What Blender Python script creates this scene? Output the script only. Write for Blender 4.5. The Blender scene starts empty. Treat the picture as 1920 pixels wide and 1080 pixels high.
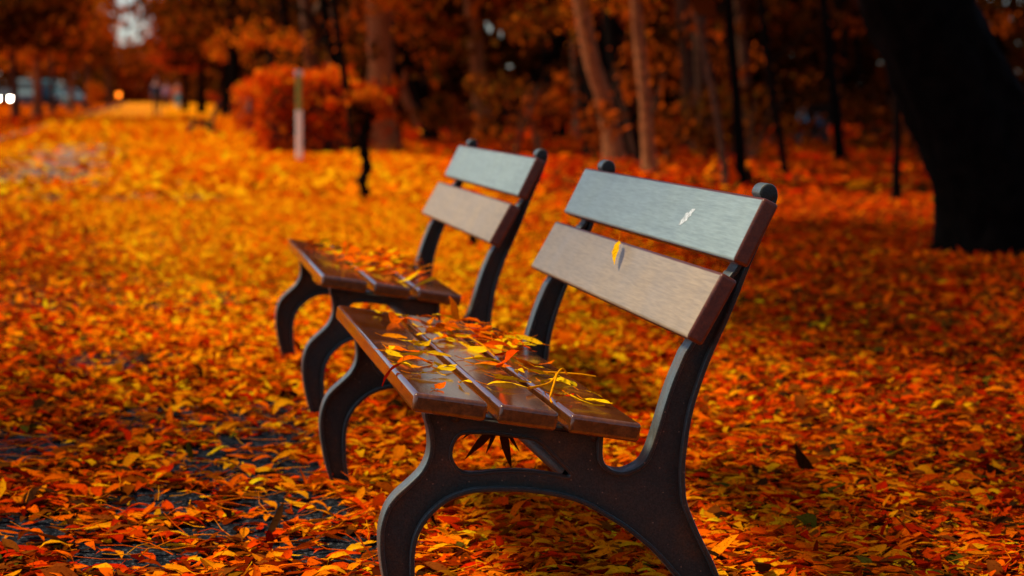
import bpy, bmesh, math, random
import numpy as np
from mathutils import Vector, Matrix

R = math.radians
rng = np.random.default_rng(7)
random.seed(7)
sc = bpy.context.scene
C = sc.collection

# ------------------------------------------------------------------ camera
CAM = np.array([-0.449, -4.2, 0.965])
RIGHT = (0.98920, -0.14656, 0.0)
DOWN = (-0.01169, -0.07892, -0.99681)
FWD = (0.14610, 0.98605, -0.07979)
FPX = 4533.0
cd = bpy.data.cameras.new('camera')
cam = bpy.data.objects.new('camera', cd)
C.objects.link(cam)
m = Matrix.Identity(4)
for i in range(3):
    m[i][0] = RIGHT[i]; m[i][1] = -DOWN[i]; m[i][2] = -FWD[i]; m[i][3] = CAM[i]
cam.matrix_world = m
cd.lens = 85; cd.sensor_width = 36
cd.clip_end = 3000
cd.dof.use_dof = True
cd.dof.focus_distance = 4.55
cd.dof.aperture_fstop = 4.6
sc.camera = cam


def at(px, d):
    """world x, y of a thing seen at column px, at distance d along the path"""
    return ((px - 286.0) / FPX * d + CAM[0], d + CAM[1])


# ------------------------------------------------------------------ helpers
def setp(o, label=None, cat=None, group=None, kind=None):
    if label: o['label'] = label
    if cat: o['category'] = cat
    if group: o['group'] = group
    if kind: o['kind'] = kind
    return o


def thing(name, label, cat, loc=(0, 0, 0), rotz=0.0, group=None):
    o = bpy.data.objects.new(name, None)
    C.objects.link(o)
    o.empty_display_size = 0.1
    o.location = loc
    o.rotation_euler = (0, 0, rotz)
    return setp(o, label, cat, group)


def link(name, me, mat=None, parent=None, smooth=False):
    o = bpy.data.objects.new(name, me)
    C.objects.link(o)
    if mat is not None and not me.materials:
        me.materials.append(mat)
    if parent is not None:
        o.parent = parent
    if smooth:
        me.polygons.foreach_set('use_smooth', np.ones(len(me.polygons), dtype=bool))
    return o


def obj_bm(name, bm, mat, parent=None, smooth=False):
    bmesh.ops.recalc_face_normals(bm, faces=bm.faces[:])
    me = bpy.data.meshes.new(name)
    bm.to_mesh(me); bm.free()
    return link(name, me, mat, parent, smooth)


def mesh_arrays(name, V, F, col=None, smooth=True):
    """V (n,3), F (m,k) with one face size k"""
    me = bpy.data.meshes.new(name)
    n, mm, k = len(V), len(F), F.shape[1]
    me.vertices.add(n)
    me.vertices.foreach_set('co', np.ascontiguousarray(V, dtype=np.float32).ravel())
    me.loops.add(mm * k)
    me.loops.foreach_set('vertex_index', np.ascontiguousarray(F, dtype=np.int32).ravel())
    me.polygons.add(mm)
    me.polygons.foreach_set('loop_start', np.arange(0, mm * k, k, dtype=np.int32))
    if smooth:
        me.polygons.foreach_set('use_smooth', np.ones(mm, dtype=bool))
    if col is not None:
        a = me.attributes.new('Col', 'FLOAT_COLOR', 'POINT')
        c4 = np.ones((n, 4), dtype=np.float32); c4[:, :3] = col
        a.data.foreach_set('color', c4.ravel())
    me.update(calc_edges=True)
    return me


def bevel_all(bm, w, seg=3):
    bmesh.ops.bevel(bm, geom=bm.edges[:], offset=w, segments=seg, profile=0.5, affect='EDGES')


def bm_box(bm, x0, x1, y0, y1, z0, z1):
    vs = [bm.verts.new(p) for p in ((x0, y0, z0), (x1, y0, z0), (x1, y1, z0), (x0, y1, z0),
                                    (x0, y0, z1), (x1, y0, z1), (x1, y1, z1), (x0, y1, z1))]
    for f in ((0, 3, 2, 1), (4, 5, 6, 7), (0, 1, 5, 4), (1, 2, 6, 5), (2, 3, 7, 6), (3, 0, 4, 7)):
        bm.faces.new([vs[i] for i in f])
    return vs


def prism_xz(pts, y0, y1):
    bm = bmesh.new()
    a = [bm.verts.new((x, y0, z)) for x, z in pts]
    b = [bm.verts.new((x, y1, z)) for x, z in pts]
    bm.faces.new(a); bm.faces.new(b[::-1])
    n = len(pts)
    for i in range(n):
        bm.faces.new((a[i], b[i], b[(i + 1) % n], a[(i + 1) % n]))
    return bm


def catmull(pts, sub=6, closed=False):
    P = np.array(pts, float); n = len(P); out = []
    rngi = range(n if closed else n - 1)
    for i in rngi:
        if closed:
            p0, p1, p2, p3 = P[(i - 1) % n], P[i], P[(i + 1) % n], P[(i + 2) % n]
        else:
            p0 = P[max(i - 1, 0)]; p1 = P[i]; p2 = P[i + 1]; p3 = P[min(i + 2, n - 1)]
        for k in range(sub):
            t = k / sub
            out.append(0.5 * ((2 * p1) + (-p0 + p2) * t + (2 * p0 - 5 * p1 + 4 * p2 - p3) * t * t
                              + (-p0 + 3 * p1 - 3 * p2 + p3) * t ** 3))
    if not closed:
        out.append(P[-1])
    return np.array(out)


def tube_arrays(path, radii, seg=10, wob=0.0, rr=None):
    path = np.array(path, float); n = len(path)
    radii = np.array(radii, float)
    V = []
    for i in range(n):
        t = path[min(i + 1, n - 1)] - path[max(i - 1, 0)]
        t /= np.linalg.norm(t) + 1e-9
        u = np.cross(t, (0.13, 1, 0.05)); 
        if np.linalg.norm(u) < 0.05: u = np.cross(t, (1, 0, 0))
        u /= np.linalg.norm(u); v = np.cross(t, u)
        a = np.arange(seg) * 2 * np.pi / seg
        r = radii[i] * (1 + (wob * rr.normal(size=seg) if wob else 0))
        V.append(path[i] + (np.cos(a) * r)[:, None] * u + (np.sin(a) * r)[:, None] * v)
    V = np.concatenate(V)
    F = []
    for i in range(n - 1):
        for k in range(seg):
            F.append((i * seg + k, i * seg + (k + 1) % seg, (i + 1) * seg + (k + 1) % seg, (i + 1) * seg + k))
    F.append(tuple(range(0, 4))) if False else None
    return V, np.array(F, dtype=np.int32)


def join_arrays(parts):
    V = []; F = []; o = 0
    for v, f in parts:
        V.append(v); F.append(f + o); o += len(v)
    return np.concatenate(V), np.concatenate(F)


# ------------------------------------------------------------------ materials
def new_mat(name):
    mt = bpy.data.materials.new(name); mt.use_nodes = True
    nt = mt.node_tree; nt.nodes.clear()
    return mt, nt


class N:
    def __init__(s, nt): s.nt = nt
    def __call__(s, t, **kw):
        n = s.nt.nodes.new(t)
        ins = kw.pop('ins', {})
        for k, v in kw.items(): setattr(n, k, v)
        for k, v in ins.items():
            sock = n.inputs[k]
            if isinstance(v, bpy.types.NodeSocket): s.nt.links.new(v, sock)
            else: sock.default_value = v
        return n


def ramp(n, fac, stops, interp='LINEAR'):
    r = n('ShaderNodeValToRGB'); cr = r.color_ramp; cr.interpolation = interp
    while len(cr.elements) < len(stops): cr.elements.new(0.5)
    for e, (p, c) in zip(cr.elements, stops):
        e.position = p; e.color = (*c, 1)
    n.nt.links.new(fac, r.inputs[0])
    return r.outputs[0]


def mixc(n, fac, a, b, mode='MIX'):
    x = n('ShaderNodeMix', data_type='RGBA', blend_type=mode)
    for sock, v in ((x.inputs[0], fac), (x.inputs[6], a), (x.inputs[7], b)):
        if isinstance(v, bpy.types.NodeSocket): n.nt.links.new(v, sock)
        elif isinstance(v, (int, float)): sock.default_value = v
        else: sock.default_value = (*v, 1)
    return x.outputs[2]


def finish(n, shader, disp=None):
    o = n('ShaderNodeOutputMaterial')
    n.nt.links.new(shader, o.inputs[0])


def leaf_material(name, rough=0.5, trans=0.3, spec=0.12):
    mt, nt = new_mat(name); n = N(nt)
    at_ = n('ShaderNodeAttribute', attribute_name='Col')
    g = n('ShaderNodeNewGeometry')
    nz = n('ShaderNodeTexNoise', ins={'Vector': g.outputs['Position'], 'Scale': 160.0, 'Detail': 3.0})
    sp = ramp(n, nz.outputs['Fac'], [(0.30, (0.45, 0.3, 0.25)), (0.42, (0.92, 0.9, 0.9)), (0.62, (1, 1, 1)), (0.75, (1.1, 1.2, 1.1))])
    col = mixc(n, 1.0, at_.outputs['Color'], sp, 'MULTIPLY')
    bs = n('ShaderNodeBsdfDiffuse', ins={'Color': col, 'Roughness': 0.3})
    tr = n('ShaderNodeBsdfTranslucent', ins={'Color': col})
    mx = n('ShaderNodeMixShader', ins={0: trans})
    nt.links.new(bs.outputs[0], mx.inputs[1]); nt.links.new(tr.outputs[0], mx.inputs[2])
    finish(n, mx.outputs[0])
    return mt


def plain(name, col, rough=0.6, metal=0.0, spec=0.5, bump=0.0, bscale=60.0, var=0.25, coat=0.0):
    mt, nt = new_mat(name); n = N(nt)
    tc = n('ShaderNodeTexCoord')
    nz = n('ShaderNodeTexNoise', ins={'Vector': tc.outputs['Object'], 'Scale': bscale, 'Detail': 5.0})
    a = tuple(c * (1 - var) for c in col); b = tuple(min(1, c * (1 + var)) for c in col)
    cc = ramp(n, nz.outputs['Fac'], [(0.3, a), (0.7, b)])
    bs = n('ShaderNodeBsdfPrincipled', ins={'Base Color': cc, 'Roughness': rough, 'Metallic': metal,
                                             'Specular IOR Level': spec, 'Coat Weight': coat})
    if bump:
        bp = n('ShaderNodeBump', ins={'Strength': bump, 'Distance': 0.01, 'Height': nz.outputs['Fac']})
        nt.links.new(bp.outputs[0], bs.inputs['Normal'])
    finish(n, bs.outputs[0])
    return mt


def wood(name, dark, light, rough, coat, coat_r, spec=0.5, worn=None, face=None, bump=.22):
    mt, nt = new_mat(name); n = N(nt)
    tc = n('ShaderNodeTexCoord')
    mp = n('ShaderNodeMapping', ins={'Vector': tc.outputs['Object'], 'Scale': (55.0, 2.4, 55.0)})
    nz = n('ShaderNodeTexNoise', ins={'Vector': mp.outputs[0], 'Scale': 1.0, 'Detail': 7.0, 'Roughness': 0.62, 'Distortion': 0.7})
    mp2 = n('ShaderNodeMapping', ins={'Vector': tc.outputs['Object'], 'Scale': (220.0, 14.0, 220.0)})
    fz = n('ShaderNodeTexNoise', ins={'Vector': mp2.outputs[0], 'Scale': 1.0, 'Detail': 4.0})
    big = n('ShaderNodeTexNoise', ins={'Vector': tc.outputs['Object'], 'Scale': 5.0, 'Detail': 3.0})
    c = ramp(n, nz.outputs['Fac'], [(0.30, dark), (0.70, light)])
    c = mixc(n, 0.35, c, ramp(n, fz.outputs['Fac'], [(0.35, (0.5, 0.5, 0.5)), (0.65, (1.3, 1.3, 1.3))]), 'MULTIPLY')
    if worn:
        c = mixc(n, ramp(n, big.outputs['Fac'], [(0.40, (0, 0, 0)), (0.62, (0.5, 0.5, 0.5))]), c, worn)
    if face:   # reflected sky and trees painted into the path side; ends and edges keep the brown glaze
        sn = n('ShaderNodeSeparateXYZ', ins={0: tc.outputs['Normal']})
        fm = n('ShaderNodeMapRange', ins={0: sn.outputs['X'], 1: -0.70, 2: -0.85})
        tone = mixc(n, 1.0, ramp(n, nz.outputs['Fac'], [(0.3, (0.86, 0.86, 0.86)), (0.7, (1.08, 1.08, 1.08))]), face, 'MULTIPLY')
        tone = mixc(n, ramp(n, big.outputs['Fac'], [(0.40, (0, 0, 0)), (0.7, (0.25, 0.25, 0.25))]), tone, tuple(v * 1.35 for v in face))
        tone = mixc(n, 0.30, tone, ramp(n, fz.outputs['Fac'], [(0.36, (0.55, 0.55, 0.55)), (0.64, (1.3, 1.3, 1.3))]), 'MULTIPLY')
        c = mixc(n, fm.outputs[0], c, tone)
    ad = n('ShaderNodeMath', operation='ADD', ins={0: nz.outputs['Fac'], 1: fz.outputs['Fac']})
    bp = n('ShaderNodeBump', ins={'Strength': bump, 'Distance': 0.002, 'Height': ad.outputs[0]})
    ro = n('ShaderNodeMapRange', ins={0: big.outputs['Fac'], 1: 0.3, 2: 0.7, 3: rough - 0.06, 4: rough + 0.08})
    bs = n('ShaderNodeBsdfPrincipled', ins={'Base Color': c, 'Roughness': ro.outputs[0], 'Specular IOR Level': spec,
                                            'Coat Weight': coat, 'Coat Roughness': coat_r, 'Normal': bp.outputs[0]})
    finish(n, bs.outputs[0])
    return mt


M_leaf = leaf_material('fallen_leaf', 0.5, 0.08, 0.08)
M_crown = leaf_material('tree_leaf', 0.6, 0.35, 0.06)
M_seat = wood('varnished_seat_wood', (0.060, 0.015, 0.003), (0.190, 0.055, 0.010), 0.16, 0.6, 0.07, spec=.40, bump=.10)
M_back = wood('glazed_back_wood', (0.070, 0.013, 0.004), (0.150, 0.030, 0.008), 0.40, 0.10, 0.3, spec=.32, face=(0.33, 0.235, 0.140))
M_back_top = wood('sky_tinted_back_wood', (0.070, 0.013, 0.004), (0.150, 0.030, 0.008), 0.40, 0.10, 0.3, spec=.32, face=(0.24, 0.30, 0.285))  # teal sky reflection painted into the path-side colour
M_bark = plain('bark', (0.085, 0.034, 0.014), 0.9, bump=0.8, bscale=14.0, var=0.6, spec=0.2)
M_bark_dark = plain('dark_bark', (0.0045, 0.0028, 0.002), 0.95, bump=0.8, bscale=10.0, var=0.5, spec=0.03)
M_bark_red = plain('red_brown_bark', (0.24, 0.080, 0.022), 0.9, bump=0.8, bscale=16.0, var=0.5, spec=0.2)


def iron_mat(name, c0, c1, c2, rough, spec, coat):
    mt, nt = new_mat(name); n = N(nt)
    tc = n('ShaderNodeTexCoord')
    nz = n('ShaderNodeTexNoise', ins={'Vector': tc.outputs['Object'], 'Scale': 320.0, 'Detail': 4.0})
    b = n('ShaderNodeTexNoise', ins={'Vector': tc.outputs['Object'], 'Scale': 13.0, 'Detail': 8.0, 'Roughness': .65})
    c = ramp(n, b.outputs['Fac'], [(0.36, c0), (0.52, c1), (0.68, c2)])
    fine = ramp(n, nz.outputs['Fac'], [(0.35, (.55, .55, .55)), (0.65, (1.4, 1.4, 1.4))])
    c = mixc(n, 0.8, c, fine, 'MULTIPLY')
    vo = n('ShaderNodeTexVoronoi', ins={'Vector': tc.outputs['Object'], 'Scale': 60.0})
    c = mixc(n, ramp(n, vo.outputs['Distance'], [(0.07, (1, 1, 1)), (0.10, (0, 0, 0))]), c, (0.16, 0.10, 0.06))
    bp = n('ShaderNodeBump', ins={'Strength': 0.4, 'Distance': 0.002, 'Height': nz.outputs['Fac']})
    ro = n('ShaderNodeMapRange', ins={0: b.outputs['Fac'], 1: 0.3, 2: 0.7, 3: rough - .1, 4: rough + .15})
    bs = n('ShaderNodeBsdfPrincipled', ins={'Base Color': c, 'Roughness': ro.outputs[0], 'Specular IOR Level': spec,
                                             'Coat Weight': coat, 'Coat Roughness': 0.2, 'Normal': bp.outputs[0]})
    finish(n, bs.outputs[0])
    return mt


M_iron = iron_mat('painted_cast_iron', (.013, .017, .015), (.027, .022, .015), (.058, .029, .012), .50, .25, 0.0)
M_iron_edge = iron_mat('sky_lit_iron_edge', (.10, .125, .118), (.065, .08, .075), (.09, .065, .045), .40, .6, .2)  # teal sky highlight along the flanges, painted as a lighter colour


def litter_color(n, pos, scale):
    """leaf mosaic: every voronoi cell is one leaf colour"""
    wn = n('ShaderNodeTexNoise', ins={'Vector': pos, 'Scale': scale * 0.35, 'Detail': 2.0})
    wv = n('ShaderNodeVectorMath', operation='MULTIPLY_ADD', ins={0: wn.outputs['Color'], 1: (0.05, 0.05, 0.05), 2: pos})
    vo = n('ShaderNodeTexVoronoi', ins={'Vector': wv.outputs[0], 'Scale': scale})
    sep = n('ShaderNodeSeparateColor', ins={0: vo.outputs['Color']})
    return ramp(n, sep.outputs[0], [(0.0, (0.10, 0.030, 0.004)), (0.06, (0.4, 0.07, 0.004)), (0.2, (0.7, 0.12, 0.002)),
                                    (0.4, (0.88, 0.20, 0.002)), (0.6, (0.92, 0.30, 0.002)), (0.8, (0.95, 0.44, 0.004))], 'CONSTANT')


def ground_mat():
    mt, nt = new_mat('leafy_soil'); n = N(nt)
    g = n('ShaderNodeNewGeometry'); pos = g.outputs['Position']
    sx = n('ShaderNodeSeparateXYZ', ins={0: pos})
    far = litter_color(n, pos, 14.0)
    nz = n('ShaderNodeTexNoise', ins={'Vector': pos, 'Scale': 30.0, 'Detail': 6.0})
    soil = ramp(n, nz.outputs['Fac'], [(0.3, (0.012, 0.006, 0.004)), (0.6, (0.06, 0.022, 0.008)), (0.8, (0.14, 0.05, 0.012))])
    f = n('ShaderNodeMapRange', ins={0: sx.outputs['Y'], 1: 10.0, 2: 30.0})
    c = mixc(n, f.outputs[0], soil, far)
    # wood floor east of the benches and the verge west of the path carry darker, redder litter
    e = n('ShaderNodeMapRange', ins={0: sx.outputs['X'], 1: 3.0, 2: 7.0})
    w = n('ShaderNodeMapRange', ins={0: sx.outputs['X'], 1: -3.2, 2: -4.2})
    mxx = n('ShaderNodeMath', operation='MAXIMUM', ins={0: e.outputs[0], 1: w.outputs[0]})
    red = mixc(n, 1.0, c, (0.50, 0.22, 0.12), 'MULTIPLY')
    c = mixc(n, mxx.outputs[0], c, red)
    bp = n('ShaderNodeBump', ins={'Strength': 0.6, 'Distance': 0.02, 'Height': nz.outputs['Fac']})
    bs = n('ShaderNodeBsdfPrincipled', ins={'Base Color': c, 'Roughness': 0.95, 'Specular IOR Level': 0.0, 'Normal': bp.outputs[0]})
    finish(n, bs.outputs[0])
    return mt


def asphalt_mat():
    mt, nt = new_mat('asphalt'); n = N(nt)
    g = n('ShaderNodeNewGeometry'); pos = g.outputs['Position']
    sx = n('ShaderNodeSeparateXYZ', ins={0: pos})
    vo = n('ShaderNodeTexVoronoi', ins={'Vector': pos, 'Scale': 170.0})
    sep = n('ShaderNodeSeparateColor', ins={0: vo.outputs['Color']})
    c = ramp(n, sep.outputs[0], [(0.0, (0.003, 0.004, 0.005)), (0.5, (0.008, 0.010, 0.012)), (0.85, (0.022, 0.025, 0.030)), (0.97, (0.09, 0.09, 0.10))])
    far = litter_color(n, pos, 14.0)
    pn = n('ShaderNodeTexNoise', ins={'Vector': pos, 'Scale': 0.55, 'Detail': 4.0})
    g0 = n('ShaderNodeMapRange', ins={0: pn.outputs['Fac'], 1: 0.62, 2: 0.54})
    g1 = n('ShaderNodeMapRange', ins={0: sx.outputs['Y'], 1: 40.0, 2: 60.0})
    gx = n('ShaderNodeMapRange', ins={0: sx.outputs['X'], 1: -0.8, 2: -1.2, 3: 1.0, 4: 0.12})
    g2 = n('ShaderNodeMath', operation='MULTIPLY', ins={0: g0.outputs[0], 1: gx.outputs[0]})
    grey = n('ShaderNodeMath', operation='MAXIMUM', ins={0: g2.outputs[0], 1: g1.outputs[0]})
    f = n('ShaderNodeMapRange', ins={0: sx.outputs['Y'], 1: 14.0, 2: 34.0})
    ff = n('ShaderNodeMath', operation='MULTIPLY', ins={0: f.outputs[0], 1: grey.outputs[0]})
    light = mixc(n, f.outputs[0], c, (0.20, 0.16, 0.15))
    c = mixc(n, ff.outputs[0], light, far)
    bp = n('ShaderNodeBump', ins={'Strength': 0.8, 'Distance': 0.004, 'Height': vo.outputs['Distance']})
    bs = n('ShaderNodeBsdfPrincipled', ins={'Base Color': c, 'Roughness': 0.95, 'Specular IOR Level': 0.03, 'Normal': bp.outputs[0]})
    finish(n, bs.outputs[0])
    return mt


# ------------------------------------------------------------------ setting: ground, path, kerb
def sheet(name, x0, x1, y0, y1, z, mat, nx=1, ny=1):
    bm = bmesh.new()
    g = [[bm.verts.new((x0 + (x1 - x0) * i / nx, y0 + (y1 - y0) * j / ny, z)) for i in range(nx + 1)] for j in range(ny + 1)]
    for j in range(ny):
        for i in range(nx):
            bm.faces.new((g[j][i], g[j][i + 1], g[j + 1][i + 1], g[j + 1][i]))
    return setp(obj_bm(name, bm, mat), kind='structure')


sheet('ground', -600, 600, -60, 1500, 0.0, ground_mat())
sheet('path', -3.4, 0.22, -40, 420, 0.004, asphalt_mat())
bm = bmesh.new(); bm_box(bm, -3.52, -3.4, -40, 420, -0.05, 0.10)
setp(obj_bm('kerb', bm, plain('kerb_stone', (0.16, 0.07, 0.04), 0.85, bump=0.5, bscale=30)), kind='structure')

# ------------------------------------------------------------------ leaf templates
PAL = {
    'y': (0.95, 0.345, 0.003), 'a': (0.94, 0.225, 0.002), 'o': (0.92, 0.122, 0.001), 'd': (0.74, 0.056, 0.001),
    'r': (0.55, 0.018, 0.001), 'b': (0.24, 0.050, 0.004), 'k': (0.050, 0.016, 0.004), 'g': (0.10, 0.075, 0.006), 'h': (0.97, 0.47, 0.004)}


def leaf_template(ns, seed, curl=1.0):
    r = np.random.default_rng(seed)
    wid = r.uniform(0.10, 0.165) if seed % 6 else r.uniform(.21, .27)
    t = np.linspace(0, 1, ns)
    w = wid * np.sin(np.pi * np.clip(t, 0.0, 1) ** 0.85) ** 0.9
    w[0] = w[-1] = 0.012
    fold = r.uniform(0.0, 0.55) * curl
    k = r.normal(0, 0.75) * curl          # bend
    tw = r.normal(0, 0.5) * curl         # twist
    s = r.normal(0, 0.35) * curl         # sideways sweep
    ang = k * (t - 0.5)
    x = np.cumsum(np.r_[0, np.cos((ang[1:] + ang[:-1]) / 2) * np.diff(t)])
    z = np.cumsum(np.r_[0, np.sin((ang[1:] + ang[:-1]) / 2) * np.diff(t)])
    x -= x.mean(); z -= z.mean()
    V = []
    for i in range(ns):
        a = tw * (t[i] - 0.5)
        for v in (-1, 0, 1):
            yy = v * w[i]; zz = abs(v) * w[i] * fold + (r.normal(0, 0.012) if ns > 3 else 0)
            V.append((x[i], yy * math.cos(a) - zz * math.sin(a) + s * (t[i] - .5) ** 2, z[i] + yy * math.sin(a) + zz * math.cos(a)))
    F = []
    for i in range(ns - 1):
        for c in range(2):
            b = i * 3 + c
            F.append((b, b + 1, b + 4, b + 3))
    return np.array(V), np.array(F, dtype=np.int32)


def rotmats(yaw, pitch, roll):
    cy, sy = np.cos(yaw), np.sin(yaw); cp, sp = np.cos(pitch), np.sin(pitch); cr, sr = np.cos(roll), np.sin(roll)
    M = np.empty((len(yaw), 3, 3))
    M[:, 0, 0] = cy * cp; M[:, 0, 1] = cy * sp * sr - sy * cr; M[:, 0, 2] = cy * sp * cr + sy * sr
    M[:, 1, 0] = sy * cp; M[:, 1, 1] = sy * sp * sr + cy * cr; M[:, 1, 2] = sy * sp * cr - cy * sr
    M[:, 2, 0] = -sp;     M[:, 2, 1] = cp * sr;                M[:, 2, 2] = cp * cr
    return M


def scatter_leaves(x, y, z, L, yaw, pitch, roll, col, ns, ntmpl, seed, curl=1.0):
    VV = []; FF = []; CC = []; off = 0
    which = np.random.default_rng(seed).integers(0, ntmpl, len(x))
    for t in range(ntmpl):
        sel = which == t
        if not sel.any(): continue
        tv, tf = leaf_template(ns, seed * 100 + t, curl)
        M = rotmats(yaw[sel], pitch[sel], roll[sel])
        P = np.einsum('nij,vj->nvi', M, tv) * L[sel][:, None, None]
        P += np.stack([x[sel], y[sel], z[sel]], 1)[:, None, :]
        low = P[:, :, 2].min(1)
        lift = np.where(low < 0.006, 0.006 - low, 0)
        P[:, :, 2] += lift[:, None]
        k = P.shape[0]
        VV.append(P.reshape(-1, 3))
        F = tf[None] + (np.arange(k) * tv.shape[0])[:, None, None] + off
        FF.append(F.reshape(-1, 4)); off += k * tv.shape[0]
        shade = np.ones((tv.shape[0], 1)); shade[1::3] = 1.12   # paler midrib
        CC.append((col[sel][:, None, :] * shade[None]).reshape(-1, 3))
    return np.concatenate(VV), np.concatenate(FF), np.clip(np.concatenate(CC), 0, 0.95)


def vnoise(x, y, seed):
    r = np.random.default_rng(seed); out = np.zeros_like(x)
    for k in range(5):
        fx, fy = r.normal(0, 1.0, 2) * (1.7 ** k) * 0.55; ph = r.uniform(0, 6.28)
        out += np.sin(x * fx + y * fy + ph) / (1.25 ** k)
    return out / 2.2


def litter_palette(x, y, r):
    """mix of leaf colours: painted glow by the path, painted shade as redder, darker leaves at right and lower left"""
    n = len(x)
    keys = list(PAL); P = np.array([PAL[k] for k in keys])
    right_dim = np.clip((x - 0.55 - 0.09 * np.clip(y, 0, 30)) / 1.3, 0, 1)  # shade right of the benches, put into the leaf colours
    near = np.clip((-0.05 * y - 0.02 - x) / 0.6, 0, 1) * np.clip((20 - y) / 8, 0, 1)  # shade at the lower left, likewise painted as darker leaves
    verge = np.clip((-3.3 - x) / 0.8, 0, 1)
    old = np.clip(right_dim + 0.78 * near + verge, 0, 1)
    mid = np.clip((y - 2.5) / 5.5, 0, 1) * (1 - old)  # golden light up the path painted as yellower leaves
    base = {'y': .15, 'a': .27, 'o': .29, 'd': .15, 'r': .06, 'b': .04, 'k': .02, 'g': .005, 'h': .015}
    darkw = {'y': .01, 'a': .05, 'o': .15, 'd': .25, 'r': .16, 'b': .23, 'k': .12, 'g': .03, 'h': .0}
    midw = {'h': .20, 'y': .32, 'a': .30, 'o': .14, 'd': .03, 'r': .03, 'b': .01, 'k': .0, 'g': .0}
    W = np.stack([base[k] * (1 - old) * (1 - mid) + darkw[k] * old + midw[k] * mid for k in keys], 1)
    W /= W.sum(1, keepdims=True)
    cum = W.cumsum(1); u = r.random(n)[:, None]
    idx = (u > cum).sum(1).clip(0, len(keys) - 1)
    c = P[idx] * r.uniform(0.86, 1.12, (n, 1)) * r.normal(1, .07, (n, 3)).clip(.8, 1.2)
    return c


def in_view(x, y, margin):
    d = y - CAM[1]
    left = (0 - 286) / FPX * d + CAM[0] - margin
    right = (1920 - 286) / FPX * d + CAM[0] + margin
    return (x > left) & (x < right)


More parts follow.
